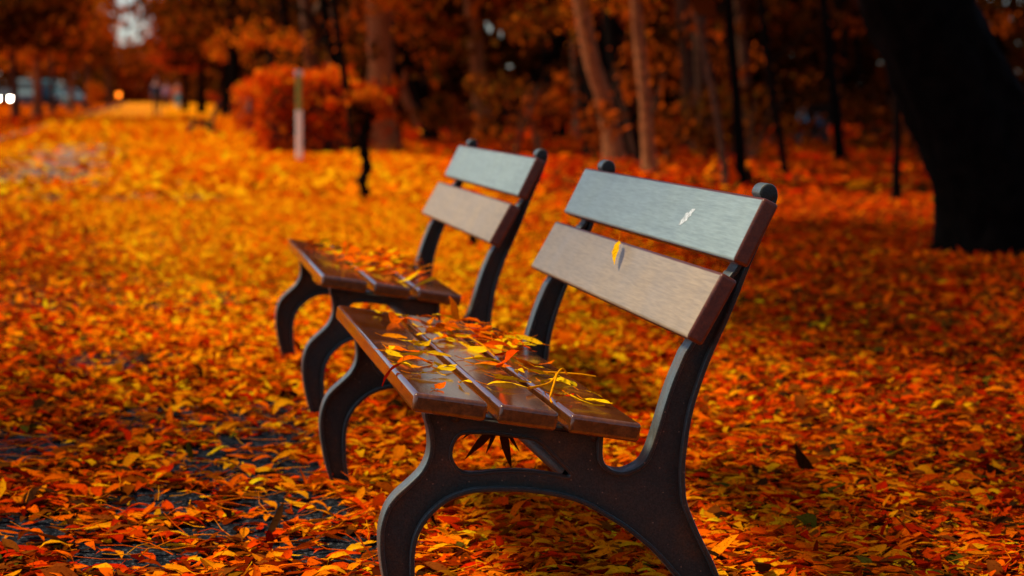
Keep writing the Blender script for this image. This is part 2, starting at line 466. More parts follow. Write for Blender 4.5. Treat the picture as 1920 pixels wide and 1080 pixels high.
def make_litter():
    r = np.random.default_rng(11)
    parts = []
    # foreground
    def zone(y0, y1, x0, x1, dens, Lm, Ls, ns, ntm, seed, margin, zmax, tilt, thin):
        n = int((y1 - y0) * (x1 - x0) * dens)
        x = r.uniform(x0, x1, n); y = r.uniform(y0, y1, n)
        keep = in_view(x, y, margin)
        onpath = np.clip((0.30 - x) / 0.35, 0, 1)
        nz = vnoise(x * 1.6, y * 1.6, 5)
        worn = np.zeros(n)
        for bx_, by_, rx_, ry_ in ((-.14, 1.36, .19, .36), (-.06, .86, .18, .28), (-.50, .82, .16, .28), (-.74, 1.15, .15, .30), (-.28, 2.05, .18, .42),
                                   (-.15, 2.62, .15, .40), (-.09, 3.1, .15, .38), (-.40, 3.0, .15, .36), (.0, 1.9, .15, .34), (-.45, 1.5, .15, .28), (-.30, 1.08, .13, .2),
                                   (-.85, 2.4, .2, .4), (-.6, 4.6, .3, .6)):
            worn = np.maximum(worn, np.exp(-(((x - bx_) / rx_) ** 2 + ((y - by_) / (ry_ * .8)) ** 2) ** 1.5))
        base_ = np.where(y < 6.5, np.clip(.24 + .30 * nz + worn * 1.1, 0, 1), np.clip(.5 + .7 * nz, 0, 1))
        p = 1 - thin * onpath * base_
        bare = np.clip(1 - ((x + 1.75) / .95) ** 2, 0, 1) * np.clip((y - 20) / 5, 0, 1) * np.clip((46 - y) / 6, 0, 1)   # trodden strip further up the path
        p = p * (1 - .97 * np.sqrt(bare) * np.clip(.95 + .4 * nz, 0, 1))
        keep &= r.random(n) < p
        x, y = x[keep], y[keep]; n = len(x)
        L = np.clip(r.normal(Lm, Ls, n), Lm * .4, Lm * 2)
        z = r.random(n) * zmax * np.where(x > 0.25, 1.0, 0.3)
        up = r.random(n) < 0.025
        tl = tilt * np.where((x < .2) & (y < 6), .7, 1.0)
        pitch = r.normal(0, 1, n) * tl + up * r.normal(0, 0.45, n)
        roll = r.normal(0, 1.3, n) * tl
        yaw = r.uniform(-np.pi, np.pi, n)
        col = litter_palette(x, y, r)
        old = (r.random(n) < np.where(y > 5, .05, np.where(x < .2, .42, .32))) & (z < zmax * np.where(x > .25, .5, .2))      # damp, decayed leaves at the bottom of the pile, darkened to deepen the shaded gaps
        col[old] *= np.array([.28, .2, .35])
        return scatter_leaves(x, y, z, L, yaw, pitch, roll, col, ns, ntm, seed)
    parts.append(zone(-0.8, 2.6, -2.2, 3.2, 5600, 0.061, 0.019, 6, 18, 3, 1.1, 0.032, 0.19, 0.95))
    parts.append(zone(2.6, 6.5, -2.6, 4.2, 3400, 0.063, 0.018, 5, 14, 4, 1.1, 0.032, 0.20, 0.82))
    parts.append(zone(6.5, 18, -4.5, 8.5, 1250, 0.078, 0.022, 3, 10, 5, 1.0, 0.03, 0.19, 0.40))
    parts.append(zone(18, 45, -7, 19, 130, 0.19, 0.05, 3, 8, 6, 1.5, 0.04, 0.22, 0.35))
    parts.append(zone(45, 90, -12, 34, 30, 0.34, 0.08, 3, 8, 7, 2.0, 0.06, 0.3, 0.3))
    # leaves banked against trunks, feet and the post
    for (px_, d_, rad_, h_, n_) in ((1945, 13.9, .38, .05, 900), (712, 38.7, .25, .2, 260), (1160, 32.4, .14, .14, 160), (1225, 28.2, .09, .12, 140), (677, 21.3, .05, .06, 160)):
        cx, cyy = at(px_, d_)
        a = r.uniform(0, 6.28, n_); q = np.abs(r.normal(0, .22, n_))
        x = cx + np.cos(a) * (rad_ + q); y = cyy + np.sin(a) * (rad_ + q)
        z = np.clip(h_ - q * .5, 0.01, 1) * r.random(n_)
        L = r.normal(.085 if d_ < 20 else .14, .02, n_).clip(.04)
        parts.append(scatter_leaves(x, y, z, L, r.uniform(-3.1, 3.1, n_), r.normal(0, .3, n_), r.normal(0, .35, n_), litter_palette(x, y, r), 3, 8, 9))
    for fx, fy in [(0.0, .115), (0.57, .115), (0.0, 1.685), (0.57, 1.685), (.03, 2.916), (.6, 2.916), (.03, 4.486)]:
        n_ = 60
        a = r.uniform(0, 6.28, n_); q = np.abs(r.normal(0, .05, n_)) + .03
        x = fx + np.cos(a) * q; y = fy + np.sin(a) * (q + .03)
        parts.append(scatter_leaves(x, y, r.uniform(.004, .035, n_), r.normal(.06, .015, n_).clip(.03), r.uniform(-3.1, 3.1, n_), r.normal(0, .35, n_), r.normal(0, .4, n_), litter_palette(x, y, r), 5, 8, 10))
    V = []; F = []; Cc = []; o = 0
    for v, f, c in parts:
        V.append(v); F.append(f + o); Cc.append(c); o += len(v)
    me = mesh_arrays('fallen_leaves', np.concatenate(V), np.concatenate(F), np.concatenate(Cc))
    print('litter faces', len(me.polygons))
    setp(link('fallen_leaves', me, M_leaf), 'thick carpet of yellow, orange and red fallen leaves covering the ground and path',
         'fallen leaves', kind='stuff')
    # fallen leaf stalks
    n = 2600
    x = r.uniform(-2.0, 2.8, n); y = r.uniform(-0.6, 5.0, n)
    k = in_view(x, y, .5); x, y = x[k], y[k]
    P = []
    for i in range(len(x)):
        a = r.uniform(0, 6.28); L = r.uniform(.05, .14); b = r.normal(0, .25)
        z = r.uniform(.012, .034)
        pts = [(x[i] + math.cos(a + b * (t - .5)) * L * (t - .5), y[i] + math.sin(a + b * (t - .5)) * L * (t - .5), z + r.uniform(0, .012) + t * r.uniform(-.0, .02)) for t in (0, .5, 1)]
        P.append(tube_arrays(pts, (.0011, .0010, .0006), 4))
    v, f = join_arrays(P)
    cc = np.repeat(np.array([PAL[random.choice('yaaod')] for _ in range(len(x))]), 12, 0)
    setp(link('leaf_stalks', mesh_arrays('leaf_stalks', v, f, cc), M_leaf), 'thin yellow leaf stalks lying among the fallen leaves',
         'leaf stalks', kind='stuff')


make_litter()

# ------------------------------------------------------------------ benches
FY0, FY1 = 0.085, 0.145      # near end frame, flange from-to along the bench
BL = 1.8

front = catmull([(0.028, 0.404), (0.028, 0.386), (0.0335, 0.367), (0.0365, 0.345), (0.036, 0.326), (0.0315, 0.308), (0.020, 0.2876),
                 (-0.0007, 0.2673), (-0.0236, 0.2472), (-0.0397, 0.2269), (-0.0489, 0.2041), (-0.0536, 0.1812),
                 (-0.0546, 0.1536), (-0.0525, 0.1259), (-0.0462, 0.086), (-0.038, 0.05), (-0.030, 0.02), (-0.028, 0.0)], 3)
arch = catmull([(0.028, 0.0), (0.0165, 0.030), (0.0100, 0.066), (0.0092, 0.099), (0.0094, 0.1356), (0.0153, 0.1673), (0.029, 0.1943), (0.0517, 0.2187),
                (0.079, 0.2363), (0.1154, 0.2468), (0.1519, 0.2482), (0.1976, 0.2471), (0.2434, 0.2414), (0.2894, 0.2311),
                (0.3263, 0.2164), (0.3588, 0.1971), (0.3959, 0.1731), (0.4286, 0.1468), (0.455, 0.1225), (0.4896, 0.083), (0.520, 0.042), (0.542, 0.0)], 3)
rear = catmull([(0.604, 0.0), (0.5905, 0.036), (0.5717, 0.0825), (0.5598, 0.1107), (0.5408, 0.1484), (0.5217, 0.1906), (0.5099, 0.2233), (0.5064, 0.2603),
                (0.5071, 0.2972), (0.5115, 0.334), (0.5175, 0.373), (0.5265, 0.409), (0.5395, 0.448), (0.5540, 0.486),
                (0.5700, 0.522), (0.5880, 0.561), (0.6055, 0.603), (0.6220, 0.645), (0.6380, 0.682), (0.6560, 0.722), (0.670, 0.760), (0.676, 0.780),
                (0.672, 0.796), (0.659, 0.803), (0.646, 0.797), (0.641, 0.784), (0.650, 0.774)], 3)
backf = catmull([(0.6545, 0.766), (0.601, 0.654), (0.582, 0.630), (0.519, 0.519), (0.505, 0.4985), (0.4957, 0.478), (0.4790, 0.4378),
                 (0.4640, 0.3916), (0.4500, 0.3453), (0.4380, 0.313), (0.4260, 0.2945), (0.4048, 0.283), (0.3863, 0.2800),
                 (0.3677, 0.2862), (0.3561, 0.2983), (0.3529, 0.3144), (0.3537, 0.335), (0.3545, 0.3505)], 3)
OUT = np.concatenate([front, arch, rear, backf])
HOLE = catmull([(0.0800, 0.318), (0.0837, 0.3339), (0.0928, 0.3470), (0.1065, 0.3515), (0.1519, 0.3495), (0.2150, 0.3400), (0.2380, 0.3320), (0.2663, 0.3042), (0.2960, 0.2730),
                (0.2801, 0.2740), (0.2434, 0.2812), (0.1976, 0.2859), (0.1519, 0.2850), (0.12, 0.2825), (0.0973, 0.2859), (0.0837, 0.3021)], 3, True)


def dedupe(P, e=0.0012):
    o = [P[0]]
    for p in P[1:]:
        if np.linalg.norm(p - o[-1]) > e: o.append(p)
    if np.linalg.norm(o[0] - o[-1]) < e: o.pop()
    return np.array(o)


OUT = dedupe(OUT); HOLE = dedupe(HOLE)


def inset(P, t):
    """offset a closed polyline into the metal (P counter-clockwise about the metal)"""
    A = 0.5 * np.sum(P[:, 0] * np.roll(P[:, 1], -1) - np.roll(P[:, 0], -1) * P[:, 1])
    d = np.roll(P, -1, 0) - np.roll(P, 1, 0)
    d /= np.linalg.norm(d, axis=1, keepdims=True)
    nrm = np.stack([-d[:, 1], d[:, 0]], 1)
    if A < 0: nrm = -nrm
    return P + nrm * t


def rim_bm(bm, P, t, y0, y1, c=0.0022):
    """flange: rounded strip of thickness t running along the outline P"""
    prof = [(0, y0 + c), (c * .3, y0 + c * .3), (c, y0), (t - c, y0), (t - c * .3, y0 + c * .3), (t, y0 + c),
            (t, y1 - c), (t - c * .3, y1 - c * .3), (t - c, y1), (c, y1), (c * .3, y1 - c * .3), (0, y1 - c)]
    rings = []
    for off, y in prof:
        Q = inset(P, off)
        rings.append([bm.verts.new((q[0], y, q[1])) for q in Q])
    n = len(P); k = len(prof)
    for i in range(k):
        a, b = rings[i], rings[(i + 1) % k]
        for j in range(n):
            bm.faces.new((a[j], a[(j + 1) % n], b[(j + 1) % n], b[j]))


def poly_plate(name, loops, y0, y1):
    """flat plate in the XZ plane with holes, from y0 to y1"""
    cu = bpy.data.curves.new(name, 'CURVE'); cu.dimensions = '2D'; cu.fill_mode = 'BOTH'
    cu.extrude = (y1 - y0) / 2
    for lp in loops:
        sp = cu.splines.new('POLY'); sp.points.add(len(lp) - 1); sp.use_cyclic_u = True
        for p, q in zip(sp.points, lp): p.co = (q[0], q[1], 0, 1)
    o = bpy.data.objects.new(name, cu); C.objects.link(o)
    dg = bpy.context.evaluated_depsgraph_get()
    me = bpy.data.meshes.new_from_object(o.evaluated_get(dg))
    bpy.data.objects.remove(o); bpy.data.curves.remove(cu)
    co = np.empty(len(me.vertices) * 3, np.float32); me.vertices.foreach_get('co', co); co = co.reshape(-1, 3)
    new = np.stack([co[:, 0], (y0 + y1) / 2 + co[:, 2], co[:, 1]], 1)   # x,y,z(curve) -> x, thickness, z
    me.vertices.foreach_set('co', new.ravel().astype(np.float32)); me.update()
    return me


def text_mesh(body, size, depth):
    cu = bpy.data.curves.new('raised_lettering', 'FONT'); cu.body = body; cu.size = size; cu.extrude = depth
    cu.space_character = 1.15
    o = bpy.data.objects.new('raised_lettering', cu); C.objects.link(o)
    dg = bpy.context.evaluated_depsgraph_get()
    me = bpy.data.meshes.new_from_object(o.evaluated_get(dg))
    bpy.data.objects.remove(o); bpy.data.curves.remove(cu)
    return me


def slat(front_lo, direction, width, thick, normal, parent, name, mat, y0=0.0, y1=BL, bev=0.0065):
    """plank with a rounded rectangular section; front_lo is one corner in x,z"""
    d = np.array(direction, float); d /= np.linalg.norm(d)
    nrm = np.array(normal, float); nrm /= np.linalg.norm(nrm)
    p = np.array(front_lo, float)
    pts = [p, p + d * width, p + d * width + nrm * thick, p + nrm * thick]
    bm = prism_xz(pts, y0, y1)
    bmesh.ops.recalc_face_normals(bm, faces=bm.faces[:])
    bevel_all(bm, bev, 4)
    o = obj_bm(name, bm, mat, parent, False)
    for p_ in o.data.polygons: p_.use_smooth = p_.area < 0.0009 or (p_.area < 0.03 and max(abs(p_.normal.y), 0) < .5 and p_.area < (y1 - y0) * .006)
    return o


frame_mesh = None


def build_frame_mesh():
    bm = bmesh.new()
    rim_bm(bm, OUT, 0.0085, FY0, FY1)
    # hole: metal lies outside the loop
    H = HOLE.copy()
    A = 0.5 * np.sum(H[:, 0] * np.roll(H[:, 1], -1) - np.roll(H[:, 0], -1) * H[:, 1])
    d = np.roll(H, -1, 0) - np.roll(H, 1, 0); d /= np.linalg.norm(d, axis=1, keepdims=True)
    nrm = np.stack([-d[:, 1], d[:, 0]], 1)
    if A > 0: nrm = -nrm
    yy = [.1025, .1275]
    prof = [(0, yy[0] + .002), (.002, yy[0]), (.006, yy[0]), (.007, yy[0] + .002), (.007, yy[1] - .002), (.006, yy[1]), (.002, yy[1]), (0, yy[1] - .002)]
    rings = [[bm.verts.new((q[0], y, q[1])) for q in H + nrm * o] for o, y in prof]
    n = len(H)
    for i in range(len(prof)):
        a, b = rings[i], rings[(i + 1) % len(prof)]
        for j in range(n): bm.faces.new((a[j], a[(j + 1) % n], b[(j + 1) % n], b[j]))
    bmesh.ops.recalc_face_normals(bm, faces=bm.faces[:])
    for f in bm.faces: f.smooth = True; f.material_index = 1 if abs(f.normal.y) < .6 else 0
    for b_ in (1,):
        kb = bmesh.new()
        bmesh.ops.create_cone(kb, cap_ends=True, segments=28, radius1=.0170, radius2=.0170, depth=FY1 - FY0 + .003,
                              matrix=Matrix.Translation((.6585, (FY0 + FY1) / 2, .7865)) @ Matrix.Rotation(R(90), 4, 'X'))
        bmesh.ops.bevel(kb, geom=[e for e in kb.edges if abs(e.verts[0].co.y - e.verts[1].co.y) < 1e-5], offset=.005, segments=3, profile=.5, affect='EDGES')
        for f in kb.faces: f.smooth = True; f.material_index = 1 if abs(f.normal.y) < .7 else 0
        tmp = bpy.data.meshes.new('tip'); kb.to_mesh(tmp); kb.free(); bm.from_mesh(tmp); bpy.data.meshes.remove(tmp)
    plate = poly_plate('web', [inset(OUT, 0.004), H + nrm * .003], 0.105, 0.125)
    bm.from_mesh(plate)
    me = bpy.data.meshes.new('end_frame')
    bm.to_mesh(me); bm.free()
    me.materials.append(M_iron); me.materials.append(M_iron_edge)
    return me


frame_mesh = build_frame_mesh()
SD = np.array([0.4081, -0.064]); SD /= np.linalg.norm(SD)      # seat direction, front to back
SN = np.array([-SD[1], SD[0]])                                  # seat up


def make_bench(label, loc, rotz=0.0, group=None, mats=None):
    M_seat_, M_low, M_top = mats or (M_seat, M_back, M_back_top)
    t = thing('park_bench', label, 'bench', loc, rotz, group)
    # seat slats: top front corner positions along the seat
    for s0, w in ((0.0, 0.133), (0.1535, 0.108), (0.2830, 0.130)):
        p = np.array([0.0, 0.443]) + SD * s0
        o = slat(p, SD, w, 0.0345, -SN, t, 'seat_slat', M_seat_, bev=0.0075)
    lo = slat((0.4869, 0.5328), (0.0654, 0.1157), 0.133, 0.034, (0.1157, -0.0654), t, 'back_slat', M_low)
    hi = slat((0.5707, 0.6693), (0.0567, 0.1129), 0.1265, 0.032, (0.1129, -0.0567), t, 'back_slat', M_top)
    f0 = link('end_frame', frame_mesh, None, t)
    f1 = link('end_frame', frame_mesh, None, t); f1.location = (0, BL - FY0 - FY1, 0)
    # stretcher between the end frames
    V, F = tube_arrays([(0.300, 0.1255, 0.268), (0.300, BL - 0.1255, 0.268)], (0.016, 0.016), 14)
    link('stretcher', mesh_arrays('stretcher', V, F), M_iron, t)
    for y in (0.115, BL - 0.115):
        for (x, z) in ((0.085, 0.383), (0.34, 0.343)):
            bm = bmesh.new()
            bmesh.ops.create_uvsphere(bm, u_segments=10, v_segments=6, radius=0.009)
            o = obj_bm('bolt', bm, M_iron, t, True); o.location = (x, y - 0.012, z); o.scale = (1, .6, 1)
    me = text_mesh('OIWETTI', 0.020, 0.0010)
    o = link('raised_lettering', me, M_iron, f0)
    o.matrix_local = Matrix.Translation((0.474, 0.1045, 0.292)) @ Matrix.Rotation(R(90), 4, 'X') @ Matrix.Rotation(R(-84), 4, 'Z')
    return t, hi


GB = 'slatted park benches of the same make'
M_shade_wood = plain('shaded_bench_wood', (.007, .004, .003), .9, spec=.03)  # same bench wood for the far benches, backlit darkness put into its colour
DK = (M_shade_wood, M_shade_wood, M_shade_wood)
b1, hi1 = make_bench('nearest park bench, leaves on its seat and a white scuff on its top back slat', (0, 0, 0), 0, GB)
b2, hi2 = make_bench('second park bench just behind the nearest one, softly blurred, leaves heaped on its seat', (0.0325, 2.801, 0), 0, GB)
x3, y3 = at(356, 54.5)
b3, hi3 = make_bench('far small park bench seen dark against the orange path near the walkers', (x3, y3, 0), 0, GB, DK)
x4, y4 = at(1524, 42.0)
b4, hi4 = make_bench('dark park bench standing deep in the wood on the right', (x4, y4, 0), R(4), GB, DK)

# white scuff on the upper slat of the near bench
scuff = [(0.589, 0.528, 0.704), (0.5945, 0.529, 0.715), (0.598, 0.512, 0.722), (0.601, 0.516, 0.729), (0.603, 0.490, 0.732), (0.606, 0.484, 0.7385),
         (0.607, 0.454, 0.740), (0.604, 0.458, 0.7345), (0.602, 0.470, 0.731), (0.6005, 0.462, 0.727), (0.597, 0.480, 0.7215), (0.5945, 0.476, 0.7165), (0.592, 0.497, 0.711), (0.590, 0.507, 0.706)]
bm = bmesh.new()
nv = np.array([-0.1129, 0, 0.0567]); nv /= np.linalg.norm(nv)
dv = np.array([0.0567, 0, 0.1129]); dv /= np.linalg.norm(dv)
base = np.array([0.5707, 0, 0.6693])
vs = []
for p in scuff:
    s = (np.array(p) - base) @ dv
    q = base + dv * s + nv * 0.0006; q[1] = p[1]
    vs.append(bm.verts.new(q))
bm.faces.new(vs)
bmesh.ops.triangulate(bm, faces=bm.faces[:])
o = obj_bm('scuff_mark', bm, plain('white_scuff', (0.52, 0.55, 0.56), 0.8, bscale=140, var=0.5, spec=.1), hi1)


# ------------------------------------------------------------------ single leaves on the benches
def leaf_object(loc, rot, L, key, seed, label, group, ns=8, name='leaf', cat='leaf', curl=.8, dim=1.0):
    tv, tf = leaf_template(ns, seed, curl)
    c = np.array(PAL[key]) * dim * np.random.default_rng(seed).uniform(.85, 1.1)
    shade = np.ones((len(tv), 1)); shade[1::3] = 1.15
    V = tv * L
    P = [(V, tf)]
    st, sf = tube_arrays([tuple(V[1]), tuple(V[1] + np.array([-.12, .02, .02]) * L), tuple(V[1] + np.array([-.26, .05, .06]) * L)], (.0010, .0009, .0007), 4)
    nleaf = len(V)
    V, F = join_arrays([(V, tf), (st, sf)])
    cc = np.concatenate([c * shade, np.repeat(np.array([PAL['a']]), len(st), 0)])
    me = mesh_arrays(name, V, F, np.clip(cc, 0, .95))
    o = link(name, me, M_leaf)
    o.location = loc; o.rotation_euler = rot
    return setp(o, label, cat, group)


def seat_z(x, b=0.0):
    return 0.443 - 0.1568 * x + b


SEAT = [(0.094, 1.656, -1.41, 0.06, 'y'), (0.15, 1.68, -1.2, 0.07, 'y'), (0.118, 1.511, 1.12, 0.085, 'o'), (0.162, 1.568, -0.76, 0.05, 'o'),
        (0.158, 1.418, -1.39, 0.075, 'y'), (0.226, 1.703, -1.16, 0.08, 'o'), (0.214, 1.62, 1.24, 0.08, 'a'), (0.194, 1.432, 1.29, 0.085, 'o'),
        (0.24, 1.532, -1.17, 0.085, 'o'), (0.141, 1.159, 1.29, 0.07, 'y'), (0.099, 0.957, -1.61, 0.07, 'y'), (0.116, 0.908, 1.04, 0.08, 'y'),
        (0.047, 0.76, -0.94, 0.06, 'o'), (0.087, 0.721, -0.39, 0.063, 'o'), (0.020, 0.573, -1.04, 0.053, 'y'), (0.059, 0.545, 0.54, 0.085, 'o'),
        (0.129, 0.717, 0.8, 0.085, 'y'), (0.116, 0.543, 0.69, 0.065, 'y'), (0.116, 0.494, 0.72, 0.054, 'y'), (0.106, 0.406, 0.68, 0.05, 'y'),
        (0.022, 0.378, -0.47, 0.04, 'y'), (0.058, 0.301, 0.45, 0.073, 'y'), (0.06, 0.128, 1.15, 0.06, 'o'), (0.119, 0.231, -1.22, 0.045, 'y'),
        (0.197, 1.169, -0.99, 0.08, 'y'), (0.229, 1.127, 0.11, 0.06, 'y'), (0.247, 1.002, -1.11, 0.07, 'y'), (0.295, 1.506, 0.47, 0.06, 'o'),
        (0.34, 1.56, 1.23, 0.085, 'o'), (0.335, 1.446, 0.96, 0.085, 'o'), (0.333, 1.303, 0.78, 0.066, 'y'), (0.375, 1.579, -0.14, 0.06, 'o'),
        (0.375, 1.422, -1.12, 0.08, 'o'), (0.385, 1.50, -1.34, 0.085, 'o'), (0.311, 1.162, -0.06, 0.075, 'd'), (0.355, 1.218, -1.47, 0.07, 'y'),
        (0.375, 1.36, -1.5, 0.085, 'o'), (0.375, 1.163, 0.2, 0.05, 'o'), (0.293, 0.943, 1.22, 0.07, 'r'), (0.243, 0.692, -0.02, 0.06, 'o'),
        (0.350, 0.86, 0.43, 0.095, 'o'), (0.223, 0.453, 0.5, 0.055, 'y'), (0.277, 0.609, -1.46, 0.055, 'y'),
        (0.341, 0.596, 0.53, 0.057, 'y'), (0.370, 0.576, -1.15, 0.065, 'y'), (0.307, 0.227, 0.69, 0.06, 'r'), (0.334, 0.166, -0.63, 0.07, 'y'),
        (0.368, 0.223, -1.1, 0.085, 'y'), (0.380, 0.329, -0.78, 0.06, 'y'),
        (0.26, 1.36, .3, .08, 'o'), (0.28, 1.24, -.5, .08, 'o'), (0.25, 1.30, 1.0, .075, 'y'), (0.31, 1.38, .9, .08, 'd'), (0.36, 1.30, .1, .07, 'o'), (0.21, 1.25, .6, .07, 'a')]
_r = np.random.default_rng(77)
for _ in range(40):
    SEAT.append((float(np.clip(_r.normal(.30, .06), .17, .39)), float(np.clip(_r.normal(1.33, .17), .9, 1.7)), _r.uniform(-3, 3), _r.uniform(.045, .08), str(_r.choice(['y', 'o', 'a', 'y', 'o']))))
for _ in range(18):
    SEAT.append((float(_r.choice([_r.uniform(.03, .12), _r.uniform(.18, .24), _r.uniform(.30, .39)])), float(_r.uniform(.3, 1.15)), _r.uniform(-1.2, 1.6), _r.uniform(.05, .085), str(_r.choice(['y', 'y', 'y', 'a']))))
LBL = {'y': 'narrow yellow leaf lying on the seat of the nearest bench', 'o': 'orange leaf lying on the seat of the nearest bench',
       'r': 'dry red leaf lying on the seat of the nearest bench', 'd': 'deep orange leaf lying in the heap on the nearest bench seat',
       'a': 'amber leaf lying in the heap on the nearest bench seat'}
for i, (x, y, a, L, k) in enumerate(SEAT):
    lift = 0.004 + (0.026 if 54 < i < 95 else 0.006) * rng.random()
    leaf_object((x, y, seat_z(x, lift)), (rng.normal(0, .25), rng.normal(0, .10) + .15 * math.cos(a), a), L * 1.08, 'h' if k == 'y' else k, 400 + i, LBL[k],
                {'y': 'yellow leaves on the nearest bench seat', 'o': 'orange leaves on the nearest bench seat', 'r': 'red leaves on the nearest bench seat',
                 'd': 'leaf heap on the nearest bench seat', 'a': 'leaf heap on the nearest bench seat'}[k])
# leaves with a place of their own
leaf_object((0.245, 0.55, seat_z(.245, .030)), (.9, -.35, -1.45), 0.13, 'd', 901, 'long curled orange leaf propped across the gap between two seat slats of the nearest bench', None)
leaf_object((0.27, 1.60, seat_z(.27, .045)), (1.1, -.6, -1.9), 0.12, 'a', 902, 'large pale orange leaf standing up at the far end of the nearest bench seat', None)
leaf_object((-0.010, 0.345, .437), (.4, .9, 2.9), 0.06, 'r', 903, 'small dark red leaf hanging over the front edge of the nearest bench seat', None)
leaf_object((0.535, 0.875, .630), (R(62), R(90 - 62), R(-65)), 0.10, 'h', 904, 'single bright yellow leaf stuck to the lower back slat of the nearest bench', None, curl=.45)
bl = bpy.data.objects[-1] if False else None


def place_on_back(o):
    # lie flat on the lower back slat, tip down
    d = Vector((0.524 - 0.553, 0.826 - 0.924, 0.599 - 0.650)).normalized()
    nn = Vector((-0.1157, 0, 0.0654)).normalized()
    yv = nn.cross(d).normalized()
    mm = Matrix((d, yv, nn)).transposed().to_4x4() @ Matrix.Rotation(R(-12), 4, 'X')
    mm.translation = Vector((0.5385, 0.850, 0.6245)) + nn * 0.016
    o.matrix_world = mm


for o in C.objects:
    if o.get('label', '').startswith('single bright yellow leaf'):
        place_on_back(o)


def stalk(pts, r0, label, name='leaf_stalk', key='y', group=None):
    P = catmull(pts, 5)
    V, F = tube_arrays(P, np.linspace(r0, r0 * .6, len(P)), 6)
    me = mesh_arrays(name, V, F, np.repeat(np.array([PAL[key]]), len(V), 0))
    return setp(link(name, me, M_leaf), label, 'leaf stalk', group)


stalk([(0.245, 0.269, 0.414), (0.305, 0.393, 0.408), (0.350, 0.52, 0.420), (0.375, 0.60, 0.400)], .0030, 'forked yellow stalk lying across the back of the nearest bench seat')
stalk([(0.337, 0.50, 0.412), (0.31, 0.36, 0.416), (0.27, 0.17, 0.409), (0.262, 0.10, 0.407)], .0028, 'yellow stalk crossing the gap near the nearest bench seat end')
stalk([(0.300, 0.63, 0.404), (0.345, 0.65, 0.399), (0.40, 0.62, 0.398), (0.435, 0.603, 0.394)], .0022, 'thin yellow stalk sticking out past the rear seat edge')
stalk([(0.259, 1.287, 0.412), (0.262, 1.043, 0.416), (0.262, 0.85, 0.412)], .0018, 'long straight stalk under the leaf heap on the nearest bench seat')

# second bench: heaped leaves
r2 = np.random.default_rng(21)
for i in range(96):
    s = r2.beta(2.6, 1.8)
    x = np.clip(0.03 + 0.36 * s, .02, .39); y = r2.beta(1.7, 1.6) * 1.7 + .05
    if x < 0.12 and r2.random() < .6: y = r2.uniform(.9, 1.7)
    k = r2.choice(['y', 'o', 'o', 'a', 'd', 'r'], p=[.32, .2, .15, .2, .08, .05])
    a = r2.uniform(-3.1, 3.1)
    kk = {'y': 'yellow', 'o': 'orange', 'a': 'amber', 'd': 'deep orange', 'r': 'red'}[k]
    leaf_object((0.0325 + x, 2.801 + y, seat_z(x, .008 + .016 * r2.random())), (r2.normal(0, .35), r2.normal(0, .2), a), r2.uniform(.06, .10), 'h' if k == 'y' else k, 700 + i,
                kk + ' leaf lying on the seat of the second bench', kk + ' leaves on the second bench seat', ns=5)
stalk([(0.17, 3.72, 0.43), (0.18, 3.73, 0.47), (0.176, 3.73, 0.53)], .003, 'thin yellow stalk standing upright out of the leaves on the second bench')

# withered sprig hanging below the near seat
P = []
for k, (dx, dz, L) in enumerate(((-.050, -.052, .105), (-.034, -.044, .085), (-.012, -.030, .075), (.012, -.060, .105), (.024, -.046, .08), (-.060, -.035, .085))):
    tv, tf = leaf_template(6, 981 + k * 6, .5)
    tv[:, 1] *= .55
    a = math.atan2(dz, dx)
    v = tv.copy(); v[:, 0] += .5
    ca, sa = math.cos(a), math.sin(a)
    X = v[:, 0] * ca - v[:, 1] * sa; Z = v[:, 0] * sa + v[:, 1] * ca
    P.append((np.stack([0.205 + X * L, 0.34 + v[:, 2] * L + .01 * k, 0.348 + Z * L], 1), tf))
P.append(tube_arrays([(0.205, .34, .385), (0.206, .35, .352)], (.0018, .0016), 5))
v, f = join_arrays(P)
setp(link('withered_sprig', mesh_arrays('withered_sprig', v, f, np.repeat(np.array([(0.06, .016, .004)]), len(v), 0)), M_leaf),
     'dark withered leaf sprig hanging under the seat of the nearest bench', 'sprig')

# dark curled leaf standing in the litter right of the near bench
leaf_object((1.15, 1.60, 0.045), (1.25, -0.95, 2.6), 0.125, 'k', 951, 'dark brown curled leaf standing upright in the litter right of the nearest bench', None, dim=.5)
for i, (x, y) in enumerate(((0.95, .85), (1.32, 1.15), (1.12, 1.28), (1.42, .75))):
    leaf_object((x, y, 0.04), (rng.normal(0, .3), -.25, rng.uniform(0, 6)), .085, 'g', 960 + i, 'dull green leaf lying in the litter right of the nearest bench',
                'green leaves in the litter right of the nearest bench', dim=.8)


# ------------------------------------------------------------------ foliage and trees
FOL = {'dark': [(.030, .008, .002), (.055, .016, .003), (.11, .028, .003), (.016, .005, .002)],
       'brown': [(.10, .024, .003), (.20, .048, .004), (.38, .085, .004), (.04, .011, .002), (.15, .06, .006)],
       'rust': [(.22, .042, .004), (.42, .075, .005), (.60, .11, .005), (.10, .022, .003)],
       'orange': [(.6, .11, .004), (.82, .17, .004), (.40, .07, .004), (.75, .25, .008)],
       'red': [(.5, .04, .006), (.6, .10, .008), (.35, .03, .005)]}


def cards(cent, size, pal, r, flat=0.0):
    n = len(cent)
    M = rotmats(r.uniform(-np.pi, np.pi, n), r.normal(0, 1.0, n), r.normal(0, 1.0, n))
    base = np.array([(-.55, 0, 0), (0, -.32, .06), (.55, 0, 0), (0, .32, .06)])
    s = size * r.uniform(.6, 1.35, n)
    V = np.einsum('nij,vj->nvi', M, base) * s[:, None, None] + cent[:, None, :]
    F = (np.arange(n)[:, None] * 4 + np.arange(4)[None]).astype(np.int32)
    P = np.array(pal)
    c = P[r.integers(0, len(P), n)] * r.uniform(.6, 1.3, (n, 1))
    return V.reshape(-1, 3), F, np.repeat(c, 4, 0)


